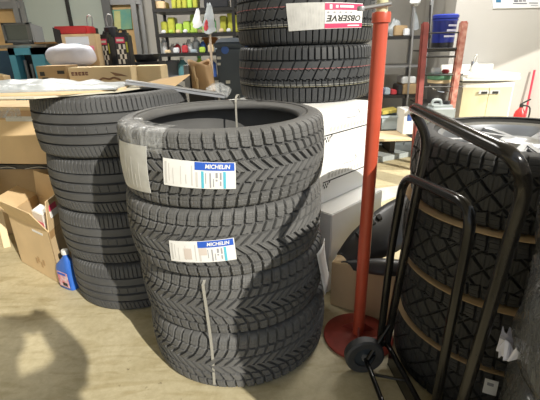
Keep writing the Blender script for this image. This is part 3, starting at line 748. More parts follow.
# ------------------------------------------------------------------ cartons at the left
def open_box(P0, u, v, h, name, label):
    """four card walls standing on a card bottom, flaps up"""
    b = thing(name, P0, label, 'box'); T = .004; P0, u, v = V(P0), V(u), V(v)
    un, vn = u.normalized(), v.normalized(); Z = V((0, 0, 1))
    mb = MB(); mb.obox(P0, u, v, Z * T); mb.obox(P0, u, vn * T, Z * h); mb.obox(P0 + v - vn * T, u, vn * T, Z * h)
    mb.obox(P0, v, un * T, Z * h); mb.obox(P0 + u - un * T, v, un * T, Z * h); mb.build('body', M['card'], b)
    return b
P0 = V((-1.070, 1.706, 0)); u = V((-.816, .579, 0)) * .42; v = V((-.03, 1.0, 0)) * .30; h = .295
ob = open_box(P0, u, v, h, 'open_cardboard_box', 'open cardboard box with raised flaps on the floor beside the blue jug'); Z = V((0, 0, 1))
un = u.normalized(); vn = v.normalized(); out_u = V((-.60, -.80, 0)); out_v = V((1, .03, 0))
def flap(base, along, rise, name, th=.004, lab=None):
    n_ = V(along).cross(V(rise)).normalized() * th
    return MB().prism([V(base), V(base) + V(along), V(base) + V(along) * .97 + V(rise), V(base) + V(along) * .03 + V(rise)], n_).build(name, M['card'], ob)
flap(P0 + Z * h, u, Z * .115 + out_u * .055, 'flap')
flap(P0 + Z * h, v * .98, Z * .155 + out_v * .015, 'flap')
flap(P0 + u + Z * h, v, Z * .06 - out_v * .10, 'flap')
flap(P0 + v + Z * h, u, Z * .15 - out_u * .01, 'flap')
s0 = P0 + out_v * .0125 + Z * (h + .095); MB().obox(s0 + v * .10, v * .22, out_v * .004, Z * .030).build('red_label', M['pink'], ob)
MB().obox(s0 + v * .10 - Z * .034, v * .26, out_v * .004, Z * .034).build('white_label', M['tag'], ob)
MB().obox(P0 + v * .02 + Z * (h - .04) + out_v * .001, v * .5, out_v * .001, Z * .05).build('tape', M['tape'], ob)
rm = MB()
for k, (a, z_) in enumerate(((.30, .07), (.36, .05), (.42, .075), (.48, .06))): rm.obox(P0 + u * a + Z * z_ + out_u * .001, u * .04, out_u * .001, Z * .03)
rm.build('red_print', M['tape'], ob)
MB().obox(P0 + u * .15 + Z * (h - .035) + out_u * .001, u * .25, out_u * .001, Z * .012).build('crease_tape', M['tag'], ob)
ins = MB().obox(P0 + u * .12 + v * .08 + Z * .006, u * .25, v * .3, Z * .36).build('box', M['white'], loc=P0 + u * .12 + v * .08, bev=.003)
tag(ins, 'small white and red box standing inside the open cardboard box', 'box')
MB().obox(P0 + u * .12 + v * .08 + Z * .2 + out_u * .001, u * .24, out_u * .001, Z * .12).build('red_print', M['pink2'], ins)
# plank leaning behind it
pk = at(2, 205, 2.35)
pl = MB().obox((-1.62, 2.12, 0), (-.05, .04, 0), (.03, .02, 0), (-.05, .10, .42)).build('plank', M['card_pale'], loc=(-1.62, 2.12, 0)); tag(pl, 'short tan board leaning behind the open cardboard box', 'board')
# lower closed carton behind, and the large one on top of it
lc = MB().obox((-1.09, 2.27, 0), (-.75, .06, 0), (.02, .28, 0), (0, 0, .445)).build('cardboard_box', M['card_dark'], loc=(-1.09, 2.27, 0), bev=.003)
tag(lc, 'plain cardboard carton on the floor behind the open box', 'box')
fb = MB().obox((-1.075, 2.245, .447), (-.80, .06, 0), (.02, .30, 0), (0, 0, .026)).build('plastic_film', M['canblk'], loc=(-1.075, 2.245, .447), jit=.004, jfreq=20, sub=2); tag(fb, 'folded black plastic film between two cartons at the left', 'plastic film')
fs_ = MB()
for k in range(3): fs_.tube(bez([V((-1.12 - .2 * k, 2.243 + .015 * k, .455)), V((-1.17 - .2 * k, 2.236 + .015 * k, .466)), V((-1.26 - .2 * k, 2.248 + .015 * k, .452))], 4), .0025, 5)
fs_.build('crinkle', M['silver'], fb)
uc = MB().obox((-1.06, 2.22, .480), (-.85, .11, 0), (.02, .30, 0), (0, 0, .335)).build('cardboard_box', M['card'], loc=(-1.06, 2.22, .480), bev=.004)
tag(uc, 'large taped cardboard carton beside the topmost road tire at left', 'box')
d1 = V((-.85, .11, 0)); nrm = V((-.128, -.99, 0))
MB().obox(V((-1.06, 2.22, .745)) + nrm * .0015, d1, nrm * .001, Z * .05).build('tape', M['tape'], uc)
MB().obox(V((-1.06, 2.22, .735)) + d1 * .22 + nrm * .002, d1 * .3, nrm * .001, Z * .028).build('label', M['tag_grey'], uc)
MB().obox(V((-1.06, 2.22, .755)) + d1 * .4 + nrm * .003, d1 * .6, nrm * .001, Z * .055).build('clear_tape', M['clear'], uc)
# blue jug by the left stack
jc = V((-1.018, 1.688, 0)); JS = .86; ju = V((.87, -.49, 0)); jv = V((.49, .87, 0))
jg = thing('oil_jug', jc, 'blue plastic oil jug on the floor between the open box and left stack', 'jug')
def jp(a, b, z): return jc + (ju * a + jv * b + Z * z) * JS
lv = [(0, .062, .028, 0, 0), (.004, .066, .031, 0, 0), (.12, .066, .031, 0, 0), (.15, .058, .029, .006, 0), (.185, .034, .023, .024, 0), (.205, .022, .019, .030, 0), (.215, .016, .016, .032, 0), (.228, .016, .016, .032, 0)]
vs = []; fs = []; n = 20
for z_, a, b, ox, _ in lv:
    for k in range(n):
        t_ = 2 * PI * k / n; cx, sx = math.cos(t_), math.sin(t_); e = .55 if z_ < .19 else .95
        vs.append(jp(ox + a * math.copysign(abs(cx) ** e, cx), b * math.copysign(abs(sx) ** e, sx), z_))
for i in range(len(lv) - 1):
    for k in range(n): fs.append((i * n + k, i * n + (k + 1) % n, (i + 1) * n + (k + 1) % n, (i + 1) * n + k))
fs += [tuple(reversed(range(n))), tuple(range((len(lv) - 1) * n, len(lv) * n))]
MB().add(vs, fs).build('bottle_body', M['bottle_blue'], jg, smooth=True)
MB().lathe(jp(.032, 0, .226), [(0, 0), (.0165, 0), (.017, .019), (.015, .022), (0, .022)], 20).build('cap', M['cap_white'], jg, smooth=True)
q0 = jp(-.035, -.0325, .022); lb_ = MB().obox(q0, ju * .076, -jv * .0012, Z * .082).build('label', mat('pale_red_label', (.72, .62, .66), .5, col2=(.60, .14, .17), scale=45), jg)
MB().obox(jp(-.03, -.0342, .098), ju * .06, -jv * .0008, Z * .012).build('label_band', M['blue'], jg)
MB().obox(jp(.0, -.0342, .03), ju * .034, -jv * .0008, Z * .018).build('dark_print', M['black_ink'], jg)

# ------------------------------------------------------------------ what lies on the left stack
zt = .951
cs = MB()
cs.prism([V((-1.45, 1.48, zt)), V((-.82, 1.42, zt)), V((-.58, 1.57, zt)), V((-.52, 1.70, zt)), V((-.60, 1.86, zt)), V((-1.4, 1.92, zt))], Z * .006)
o = cs.build('cardboard_sheet', M['cream_sheet'], loc=(-.9, 1.75, zt)); tag(o, 'flat pale cardboard sheet lying on the topmost road tire', 'cardboard')
cs = MB().prism([V((-1.45, 1.50, zt + .0065)), V((-.74, 1.455, zt + .0065)), V((-.56, 1.61, zt + .0065)), V((-.62, 1.84, zt + .0065)), V((-1.4, 1.9, zt + .0065))], Z * .006)
o = cs.build('cardboard_sheet', M['card'], loc=(-.9, 1.75, zt + .007)); tag(o, 'brown cardboard sheet between the milky plastic and the pale sheet', 'cardboard')
vs = []; fs = []; nx, ny = 40, 16
for k in (1, 0):
    for i in range(nx + 1):
        for j in range(ny + 1):
            a, b = i / nx, j / ny
            x = -1.42 + .84 * a; y = 1.50 + .30 * b + .05 * a * (1 - b)
            edge = min(1, 5 * min(b, 1 - b, a, 1 - a) + .12)
            hgt = (.024 + .006 * math.sin(a * 5) + .012 * noise.noise(V((x * 7, y * 9, 1))) + .012 * noise.noise(V((x * 18, y * 14, 3)))) * edge ** .5
            z_ = zt + .013 + (max(.004, hgt) if k else 0); x += .012 * noise.noise(V((y * 12, a, 5))); y += .012 * noise.noise(V((x * 8, b * 2, 7)))
            vs.append(V((x, y, z_)))
W_ = ny + 1; K = (nx + 1) * W_
for i in range(nx):
    for j in range(ny):
        a = i * W_ + j; fs.append((a, a + W_, a + W_ + 1, a + 1)); fs.append((K + a, K + a + 1, K + a + W_ + 1, K + a + W_))
rim = [i * W_ for i in range(nx)] + [nx * W_ + j for j in range(ny)] + [i * W_ + ny for i in range(nx, 0, -1)] + [j for j in range(ny, 0, -1)]
for a, b in zip(rim, rim[1:] + rim[:1]): fs.append((a, K + a, K + b, b))
o = MB().add(vs, fs).build('plastic_sheet', M['sheetfilm'], loc=(-.95, 1.75, zt + .013), smooth=True)
tag(o, 'crumpled milky plastic sheeting lying along the top of the left stack', 'plastic sheet')
# long grey moulding in plastic, with a brown card wedge on it
mg = thing('plastic_moulding', (-.4, 1.85, .93), 'long grey moulding strip reaching from left stack to the white cartons', 'moulding')
a0, a1 = at(126, 84.5, 1.66), at(224, 98, 1.765); d = a1 - a0
MB().obox(a0, d, V((.012, .05, 0)), V((0, 0, .010))).build('strip', M['plast_grey'], mg, sub=2, jit=.004, jfreq=10)
MB().obox(a0 + V((0, 0, .013)), d * 1.0, V((.006, .022, 0)), V((0, 0, .005))).build('strip_face', M['silver'], mg)
MB().tube(bez([a1 - d * .18 + V((0, .03, .02)), a1 - d * .06 + V((0, .02, .035)), a1 + V((.01, .03, .02)), a1 + d * .06 + V((0, .03, .012))], 5), .03, 8, rad=[.012 + .016 * math.sin(k * .21) for k in range(16)]).build('film_end', M['clear'], mg, smooth=True, jit=.012, jfreq=30)
cw = MB().prism([at(136, 86, 1.74), at(171, 89.5, 1.76), at(190, 75, 1.90), at(161, 79.5, 1.98)], (0, .004, .004)).build('card_flap', M['card_dark'], loc=at(165, 88, 2.2))
tag(cw, 'curled brown card piece lying behind the grey moulding strip', 'cardboard')

# ------------------------------------------------------------------ bench and what is on it
bz = .83
bt = thing('workbench', (-1.1, 3.0, 0), 'low steel workbench carrying cartons and oil cans behind the left stack', 'bench')
MB().box((-1.50, 2.60, bz - .04), (-.945, 3.5, bz)).build('bench_top', M['alu'], bt, bev=.004)
for x in (-1.46, -1.0):
    for y in (2.62, 3.42): MB().box((x, y, 0), (x + .04, y + .04, bz - .04)).build('leg', M['dark'], bt)
def boxpx(name, m, x0, x1, ytop, Y, dep, z0, label, cat='box', group=None, y0=None, tilt=0.0, bev=.003, parent=None):
    """box standing on z0 whose front face spans x0..x1 and reaches up to ytop at distance Y"""
    ym = ytop + 8
    a = at(x0, ym, Y); b = at(x1, ym, Y); t_ = at((x0 + x1) / 2, ytop, Y).z
    o = MB().obox((a.x, Y, z0), (b.x - a.x, tilt, 0), (-tilt * .3, dep, 0), (0, 0, t_ - z0)).build(name, m, parent, loc=None if parent else (a.x, Y, z0), bev=bev)
    if label: tag(o, label, cat, group)
    return o, a.x, b.x, t_
lc, x0, x1, zt_ = boxpx('long_carton', M['card_pale'], 69, 131, 67, 2.62, .14, bz + .001, 'long pale cardboard carton with small red brown print on the bench front', tilt=.0)
mk = MB()
for k in range(5): 
    xx = x0 + .018 + .022 * k; mk.box((xx, 2.617, zt_ - .048), (xx + .016, 2.6195, zt_ - .041)).box((xx, 2.617, zt_ - .036), (xx + .016, 2.6195, zt_ - .027)).box((xx + (.006 if k % 2 else 0), 2.617, zt_ - .045), (xx + .005 + (.006 if k % 2 else 0), 2.6195, zt_ - .03))
mk.build('lettering', mat('red_brown_print', (.22, .09, .07), .7), lc)
mk = MB(); mk.prism([V((x1 - .13, 2.617, zt_ - .03)), V((x1 - .10, 2.617, zt_ - .055)), V((x1 - .02, 2.617, zt_ - .06)), V((x1 - .06, 2.617, zt_ - .045))], (0, .002, 0))
mk.tube(bez([V((x1 - .21, 2.618, zt_ - .085)), V((x1 - .18, 2.618, zt_ - .068)), V((x1 - .14, 2.618, zt_ - .075)), V((x1 - .11, 2.618, zt_ - .066)), V((x1 - .07, 2.618, zt_ - .08))], 4), .006, 5)
mk.build('picture', mat('brown_print', (.25, .14, .08), .7), lc)
sc, x0, x1, zt_ = boxpx('small_carton', M['card_dark'], 37, 67, 66, 2.70, .18, bz + .001, 'brown carton with dark print at the left end of the bench')
for lo, hi in (((x0 + .02, zt_ - .06), (x0 + .05, zt_ - .035)), ((x0 + .03, zt_ - .085), (x0 + .07, zt_ - .07)), ((x1 - .06, zt_ - .05), (x1 - .015, zt_ - .03))): MB().box((lo[0], 2.697, lo[1]), (hi[0], 2.6995, hi[1])).build('print', M['black_ink'], sc)
bc, x0, x1, zt_ = boxpx('beige_carton', M['card_pale'], 132, 161, 66, 2.75, .2, bz - .3, 'plain beige carton beside the long carton in front of the shelving')
bc.location.z += 0
us, _, _, _ = boxpx('stool', M['dark'], 132, 160, 104, 2.76, .19, .0, None); 
bpy.data.objects.remove(us)
st = MB().box((x0 + .01, 2.77, 0), (x1 - .01, 2.94, bz - .302)).build('crate', M['card_dark'], loc=(x0, 2.77, 0)); tag(st, 'dim cardboard crate holding up the plain beige carton', 'box')
# white bag
a = at(68, 57, 2.72); 
vs = []; fs = []; n, mlev = 28, 14
a = at(65, 57, 2.90); zb = at(68, 68, 2.90).z; rx, rz_, ry = .165, (at(68, 44, 2.9).z - zb) / 2, .10
mb = MB()
prof = [(math.sin(PI * k / mlev), -math.cos(PI * k / mlev)) for k in range(mlev + 1)]
for s_, c_ in prof:
    for k in range(n):
        t_ = 2 * PI * k / n; cx, sx = math.cos(t_), math.sin(t_)
        e = lambda q_: math.copysign(abs(q_) ** .75, q_)
        vs.append(V((a.x + rx * e(cx) * s_ ** .55, 2.90 + ry + ry * e(sx) * s_ ** .55, zb + rz_ + rz_ * math.copysign(abs(c_) ** .85, c_))))
for i in range(mlev):
    for k in range(n): fs.append((i * n + k, i * n + (k + 1) % n, (i + 1) * n + (k + 1) % n, (i + 1) * n + k))
dz = max(bz + .125 - zb, 0)
o = mb.add(vs, fs).build('wrapped_roll', M['bag_white'], loc=(a.x, 3.0, zb), smooth=True, jit=.012, jfreq=14)
tag(o, 'plump white plastic wrapped bundle lying behind the small brown carton', 'bundle')
# riser cartons under the back row
rc = MB().box((-1.48, 2.885, bz + .001), (-.96, 3.12, zb - .004)).build('flat_carton', M['card_dark'], loc=(-1.2, 2.9, bz)); tag(rc, 'flat brown carton on the bench under the white bundle', 'box')
tc_, x0, x1, zt_ = boxpx('shipping_carton', M['card'], 62, 96, 34, 3.14, .10, bz + .001, 'upright cardboard carton with white and pink labels beside the oil cans')
MB().box((x0 + .03, 3.136, zt_ - .075), (x1 - .05, 3.1395, zt_ - .018)).build('white_label', M['paper'], tc_)
MB().box((x0 + .035, 3.134, zt_ - .072), (x1 - .12, 3.136, zt_ - .066)).build('blue_line', M['cyan'], tc_)
MB().box((x1 - .12, 3.135, zt_ - .115), (x1 - .02, 3.1395, zt_ - .082)).build('pink_label', M['pink2'], tc_)
rc_, x0, x1, zt2 = boxpx('tool_case', M['red_case'], 54, 87, 26, 3.17, .18, zt_ + .001, 'red plastic tool case lying on the upright carton with labels', cat='case', bev=.008)
MB().prism([V((x0 - .002, 3.168, zt_ - .05)), V((x0 + .05, 3.168, zt_ - .08)), V((x0 + .05, 3.168, zt_ + .03)), V((x0 - .002, 3.168, zt_ + .05))], (0, .01, 0)).build('black_corner', M['blackp'], rc_)
def oil_can(x0, x1, ytop, ybot, Y, label):
    a = at(x0, ytop, Y); b = at(x1, ytop, Y); z0 = at(x0, ybot, Y).z; z0 = bz + .001; wd = b.x - a.x; hh = a.z - z0
    t = thing('oil_can', (a.x, Y, z0), label, 'can', 'oil cans on the bench')
    MB().box((a.x, Y, z0), (b.x, Y + .11, z0 + hh * .90)).build('can_body', M['canblk'], t, bev=.006)
    MB().box((a.x + .01, Y + .01, z0 + hh * .90), (b.x - .01, Y + .09, z0 + hh * .94)).build('can_top', M['canblk'], t, bev=.004)
    MB().lathe((b.x - .03, Y + .05, z0 + hh * .93), [(0, 0), (.016, 0), (.016, .02), (0, .02)], 16).build('cap', M['dark'], t)
    MB().tube(bez([V((a.x + .02, Y + .05, z0 + hh * .94)), V((a.x + .03, Y + .05, z0 + hh * .99)), V((b.x - .05, Y + .05, z0 + hh * .99)), V((b.x - .045, Y + .05, z0 + hh * .94))], 5), .005, 6).build('handle', M['dark'], t, smooth=True)
    W3 = wd * .66; xl = a.x + wd * .10; zf = lambda k: z0 + hh * k
    lb = MB().box((xl, Y - .002, zf(.06)), (xl + W3, Y - .0002, zf(.88))).build('label', M['canblk'], t)
    MB().box((xl, Y - .004, zf(.76)), (xl + W3, Y - .002, zf(.86))).build('pink_band', M['pink'], lb)
    MB().box((xl + W3 * .1, Y - .0055, zf(.79)), (xl + W3 * .9, Y - .004, zf(.83))).build('white_marks', M['paper'], lb)
    ch = MB(); n_ = 4; cw_ = W3 / n_; chh = hh * .085
    for i in range(n_):
        for j in range(4):
            if (i + j) % 2 == 0: ch.box((xl + cw_ * i, Y - .004, zf(.40) + chh * j), (xl + cw_ * (i + 1), Y - .002, zf(.40) + chh * (j + 1)))
    ch.build('checker', M['white'], lb)
    MB().box((xl, Y - .004, zf(.08)), (xl + W3, Y - .002, zf(.36))).build('grey_panel', mat('lilac_grey_panel', (.45, .43, .50), .5, col2=(.5, .25, .28), scale=40), lb)
    MB().box((b.x - wd * .18, Y - .003, zf(.60)), (b.x - wd * .06, Y - .0004, zf(.78))).build('yellow_mark', M['yellow'], t)
    return t
oil_can(97, 107.5, 31, 63, 3.26, 'left black oil can with a black and white checker label')
oil_can(112.5, 126, 29, 63, 3.22, 'right black oil can with a checker label beside the black pan')
# tall black can between and wire loop handles of two pressure pots behind
for k, (px, py, lab) in enumerate(((88, 27, 'silver wire loop handle of a dark pot behind the red case'), (108, 26, 'silver wire loop handle of a dark pot behind the oil cans'))):
    Y = 3.38; p = at(px, py, Y)
    t = thing('dark_pot', (p.x, Y + .05, bz), lab.replace('silver wire loop handle of a dark pot', 'dark pot with a silver loop handle'), 'pot', 'dark pots with loop handles')
    MB().lathe((p.x, Y + .05, bz), [(0, .001), (.05, .001), (.052, .01), (.052, p.z - bz - .01), (.03, p.z - bz), (0, p.z - bz)], 20).build('pot_body', M['canblk'], t, smooth=True)
    MB().tube(bez([p + V((-.018, .05, -.004)), p + V((-.024, .05, .05)), p + V((-.008, .05, .085)), p + V((.018, .05, .078)), p + V((.022, .05, .04)), p + V((.012, .05, -.004))], 5), .0045, 6).build('handle', M['silver'], t, smooth=True)
# black pan on the beige carton
p = at(144, 62, 3.56)
tb = MB().box((p.x - .13, 3.53, 0), (p.x + .13, 3.78, p.z)).build('crate', M['blackp'], loc=(p.x, 3.0, 0)); tag(tb, 'tall dark crate standing behind the beige carton', 'crate')
pn = thing('drain_pan', (p.x, 3.65, p.z), 'black oil drain pan on a dark crate beside the oil cans', 'pan')
MB().lathe((p.x, 3.65, p.z + .001), [(0, 0), (.085, 0), (.125, .055), (.128, .06), (.12, .06), (.08, .008), (0, .008)], 28).build('pan_bowl', M['blackp'], pn, smooth=True)
MB().obox((p.x - .02, 3.56, p.z + .056), (.08, .0, 0), (0, .03, 0), (0, 0, .008)).build('silver_bar', M['silver'], pn)

# blue machine cabinet and monitor
Ym = 3.3; z1 = at(25, 48, Ym).z; xl, xr = at(10, 60, Ym).x, at(45, 60, Ym).x
bmch = thing('blue_machine', ((xl + xr) / 2, Ym, 0), 'bright blue machine cabinet with an open black front at far left', 'machine')
cb = MB(); fx = .05
cb.box((xl, Ym, 0), (xl + fx, Ym + .5, z1)).box((xr - fx - .05, Ym, 0), (xr, Ym + .5, z1)).box((xl, Ym, z1 - .05), (xr, Ym + .5, z1)).box((xl, Ym, 0), (xr, Ym + .5, .35)).box((xl, Ym + .46, .3), (xr, Ym + .5, z1))
cb.build('cabinet', M['blue_mach'], bmch)
MB().box((xl + fx, Ym + .12, .35), (xr - fx - .05, Ym + .14, z1 - .05)).build('dark_recess', M['canblk'], bmch)
pp = MB()
for k in range(4): pp.tube([(xl + fx + .025 + .045 * k, Ym + .07, .4), (xl + fx + .03 + .045 * k, Ym + .06, z1 - .09 - .03 * (k % 2))], .012, 8)
pp.build('pipes', M['plast_grey'], bmch, smooth=True)
MB().box((xl - .5, Ym + .03, 0), (xl - .004, Ym + .48, z1 - .015)).build('side_block', M['blue_dark'], bmch)  # darker blue block left of the cabinet
ty = MB().box((xl - .15, Ym + .02, z1 + .001), (xr + .02, Ym + .4, z1 + .025)).build('tray', mat('dusty_tray', (.28, .26, .22), .7, var=.15), loc=(xl, Ym, z1), bev=.004); tag(ty, 'dusty grey tray on top of the blue machine', 'tray')
tp_ = MB().obox((at(36, 45, Ym).x, Ym - .02, z1 + .027), (.23, .0, 0), (.0, .28, 0), (0, 0, .012)).build('wooden_board', mat('orange_brown_board', (.33, .18, .06), .6, var=.2), loc=(at(36, 45, Ym).x, Ym, z1 + .027)); tag(tp_, 'small orange brown board lying on the grey tray', 'board')
a = at(5, 41.5, Ym + .1); b = at(29, 22.5, Ym + .1); zb_ = z1 + .026
mo = thing('monitor', ((a.x + b.x) / 2, Ym + .15, zb_), 'old grey box monitor on the blue machine at far left', 'monitor')
wd = b.x - a.x; hh = b.z - zb_ - .015
fr = MB(); Yf = Ym + .10
for lo, hi in (((a.x, zb_ + .015), (a.x + .018, b.z)), ((b.x - .035, zb_ + .015), (b.x, b.z)), ((a.x, zb_ + .015), (b.x, zb_ + .035)), ((a.x, b.z - .016), (b.x, b.z))): fr.box((lo[0], Yf, lo[1]), (hi[0], Yf + .03, hi[1]))
fr.build('bezel', M['monframe'], mo, bev=.003)
MB().box((a.x + .015, Yf + .012, zb_ + .03), (b.x - .03, Yf + .02, b.z - .012)).build('screen', M['screen'], mo)
MB().prism([V((a.x + .005, Yf + .03, zb_ + .02)), V((b.x - .005, Yf + .03, zb_ + .02)), V((b.x - .005, Yf + .03, b.z - .005)), V((a.x + .005, Yf + .03, b.z - .005))], (0, .16, -.02)).build('rear_case', M['monframe'], mo)
MB().box((a.x + .04, Yf + .03, zb_), (b.x - .04, Yf + .15, zb_ + .016)).build('stand', M['monframe'], mo)
MB().box((b.x - .028, Yf - .003, zb_ + .022), (b.x - .012, Yf, zb_ + .03)).build('button', M['silver'], mo)
# torn carton in the lower left of it
pt_ = [at(0, 72, 2.4), at(10, 71, 2.4), at(3, 76, 2.4), at(5, 83, 2.4), at(-6, 84, 2.4)]
bx_ = MB().box((at(-40, 80, 2.9).x, 2.9, 0), (at(4, 80, 2.9).x, 2.98, at(0, 76, 2.9).z)).build('cardboard_box', M['card'], loc=(-1.9, 2.9, 0)); tag(bx_, 'cardboard carton with a torn flap in front of the blue machine', 'box')
pz = at(0, 76, 2.9).z; px_ = at(4, 80, 2.9).x
MB().prism([V((px_ - .1, 2.899, pz - .01)), V((px_ + .035, 2.895, pz + .006)), V((px_ - .01, 2.895, pz + .015)), V((px_ - .1, 2.899, pz + .04))], (0, .004, 0)).build('flap', M['card_pale'], bx_)

# ------------------------------------------------------------------ shelving behind
Ys = 4.25; xs0, xs1 = at(156, 40, Ys).x, at(236, 40, Ys).x
sr = thing('steel_shelving', ((xs0 + xs1) / 2, Ys, 0), 'dark steel shelving crowded with yellow packs and bottles against far wall', 'shelving')
for x in (xs0, xs1 - .03):
    for y in (Ys, Ys + .4): MB().box((x, y, 0), (x + .03, y + .03, 1.75)).build('upright', M['dark'], sr)
shz = [at(190, 8, Ys).z, at(190, 33, Ys).z, at(190, 53, Ys).z, at(190, 78, Ys).z]
for z_ in shz: MB().box((xs0, Ys - .005, z_ - .03), (xs1, Ys + .43, z_)).build('shelf', M['dark'], sr)
cnt = {}
def bottle(x, y, z, r, h, m, label, group, cap=None):
    t = thing('bottle', (x, y, z), label, 'bottle', group)
    MB().lathe((x, y, z + .001), [(0, 0), (r, 0), (r, h * .68), (r * .45, h * .82), (r * .4, h * .9), (0, h * .9)], 14).build('bottle_body', m, t, smooth=True)
    MB().lathe((x, y, z + .001), [(0, h * .88), (r * .48, h * .88), (r * .48, h), (0, h)], 12).build('cap', cap or M['cap_white'], t)
    return t
def pack(x, y, z, w_, d_, h, m, label, group, name='pack'):
    t = MB().box((x, y, z + .001), (x + w_, y + d_, z + h)).build(name, m, loc=(x, y, z), bev=min(.008, w_ * .2)); tag(t, label, 'pack', group); return t
rnd = random.Random(3)
# top shelf: yellow packs and a brown carton
pack(xs0 + .0, Ys + .03, shz[0], .12, .2, .07, M['card'], 'brown carton at the left end of the top shelf', None, 'carton')
x = xs0 + .18
for k in range(5):
    pack(x + .052 * k, Ys + .05, shz[0], .046, .2, .12 + .01 * (k % 3), M['yellow'] if k != 3 else M['lime'], 'yellow pack standing in the row on the top shelf', 'yellow packs on the top shelf')
pack(xs0 + .50, Ys + .03, shz[0], .24, .25, .12, M['canblk'], 'dark box between the yellow packs and the right end of top shelf', None, 'box')
pack(xs0 + .77, Ys + .03, shz[0], .22, .25, .07, M['blackp'], 'low black box at the right end of the top shelf', None, 'box')
# second shelf
for k in range(13):
    xx = xs0 + .05 + .074 * k
    if .36 < k * .074 < .56: continue
    hh = (.09 + .10 * rnd.random()) if k != 4 else .17
    m = M['yellow'] if rnd.random() < .72 else M['lime']
    pack(xx, Ys + .04 + .05 * rnd.random(), shz[1], .066, .18, hh, m, 'yellow green pack crowded on the second shelf', 'yellow packs on the second shelf')
for k in range(4): bottle(xs0 + .43 + .05 * k, Ys + .10, shz[1], .021, .13 + .02 * (k % 2), [M['green'], M['lime'], M['yellow'], M['green']][k], 'small green bottle among the packs on the second shelf', 'green bottles on the second shelf')
for k in range(10): pack(xs0 + .06 + .072 * k, Ys + .004, shz[1], .045, .025, .035, [M['whitep'], M['lime'], M['card_pale']][k % 3], 'tiny box along the front edge of the second shelf', 'tiny boxes on the second shelf')
# third shelf
spec = [(.03, .035, .15, 'whitep'), (.11, .03, .09, 'whitep'), (.17, .032, .10, 'redp'), (.23, .03, .09, 'bluep'), (.29, .034, .13, 'whitep'), (.355, .04, .15, 'whitep'), (.43, .03, .12, 'bluep'), (.49, .034, .09, 'skyblue'), (.55, .03, .08, 'skyblue'), (.62, .03, .10, 'redp'), (.68, .03, .12, 'whitep'), (.74, .034, .14, 'redp'), (.81, .03, .11, 'redp'), (.88, .03, .14, 'bluep')]
word = dict(whitep='white', redp='red', bluep='blue', skyblue='pale blue')
for k, (dx, r, hh, m) in enumerate(spec):
    bottle(xs0 + dx + .02, Ys + .09 + .04 * (k % 2), shz[2], r, hh, M[m], '%s bottle among the bottles on the third shelf' % word[m], '%s bottles on the third shelf' % word[m])
for k in range(9):
    m_, nm = [('card_pale', 'tan'), ('whitep', 'white'), ('redp', 'red'), ('skyblue', 'pale blue'), ('lime', 'lime')][k % 5]
    pack(xs0 + .07 + .088 * k, Ys + .004, shz[2], .06, .045, .035 + .02 * (k % 3), M[m_], 'tiny %s box along the front edge of the third shelf' % nm, 'tiny %s boxes on the third shelf' % nm)
pack(xs0 + .42, Ys + .22, shz[2], .16, .14, .15, M['orange'], 'orange box behind the bottles on the third shelf', None, 'box')
# fourth level
bottle(xs0 + .22, Ys + .1, shz[3], .05, .20, mat('teal_can', (.12, .30, .33), .4), 'pale teal canister under the third shelf', None)
bottle(xs0 + .40, Ys + .1, shz[3], .045, .21, M['lime'], 'bright lime canister under the third shelf beside the teal one', None, M['green'])
bottle(xs0 + .52, Ys + .12, shz[3], .05, .19, M['bluep'], 'dark blue canister under the third shelf', None)
pack(xs0 + .04, Ys + .1, shz[3], .13, .2, .17, M['plast_grey'], 'grey carton under the third shelf at the left upright', None, 'carton')
pack(xs0 + .60, Ys + .1, shz[3], .3, .2, .1, M['whitep'], 'white flat box low on the shelving behind the paper bag', None, 'box')
# white cloth or paper bag hung from the second shelf, and the clear bag on the pole
def hang(px, y0, y1, wpx, Y, m, name, label, cat):
    a = at(px, y0, Y); b = at(px, y1, Y); w_ = wpx * .0095; n = 8; vs = []; fs = []
    for i in range(n + 1):
        t = i / n; c = a.lerp(b, t); ww = w_ * (.25 + .75 * min(1, t * 1.5)) / 2
        for k in range(10): 
            an = 2 * PI * k / 10; vs.append(c + V((ww * math.cos(an) * (1 + .2 * math.sin(3 * an + i)), .35 * ww * math.sin(an), .01 * math.sin(an * 2 + i))))
    for i in range(n):
        for k in range(10): fs.append((i * 10 + k, i * 10 + (k + 1) % 10, (i + 1) * 10 + (k + 1) % 10, (i + 1) * 10 + k))
    fs += [tuple(range(10)), tuple(range(n * 10, n * 10 + 10))]
    o = MB().add(vs, fs).build(name, m, loc=b, smooth=True, jit=.01, jfreq=18); return tag(o, label, cat)
hang(197, 9, 27, 9, Ys - .025, M['whitep'], 'white_bag', 'white bag hanging from the top shelf beside the pole', 'bag')
# pole with a clear bag
Yp = 3.9; a = at(214, 98, Yp); b = at(208, 6, Yp)
po = thing('broom_pole', (a.x, Yp, 0), 'pale pole leaning on the shelving with a clear bag over its top', 'pole')
d = (b - a); a0 = a - d * (a.z / d.z)
MB().tube([a0, b], .011, 8).build('handle', M['stick'], po, smooth=True)
hb = hang(209, 4, 33, 12, Yp - .03, M['sheetfilm'], 'plastic_bag', None, None); hb.parent = po; hb.location = hb.location - po.location
for k in ('label', 'category'):
    if k in hb: del hb[k]
hr = hang(206, 20, 30, 4, Yp - .09, M['redp'], 'red_tag', None, None); hr.parent = po; hr.location = hr.location - po.location
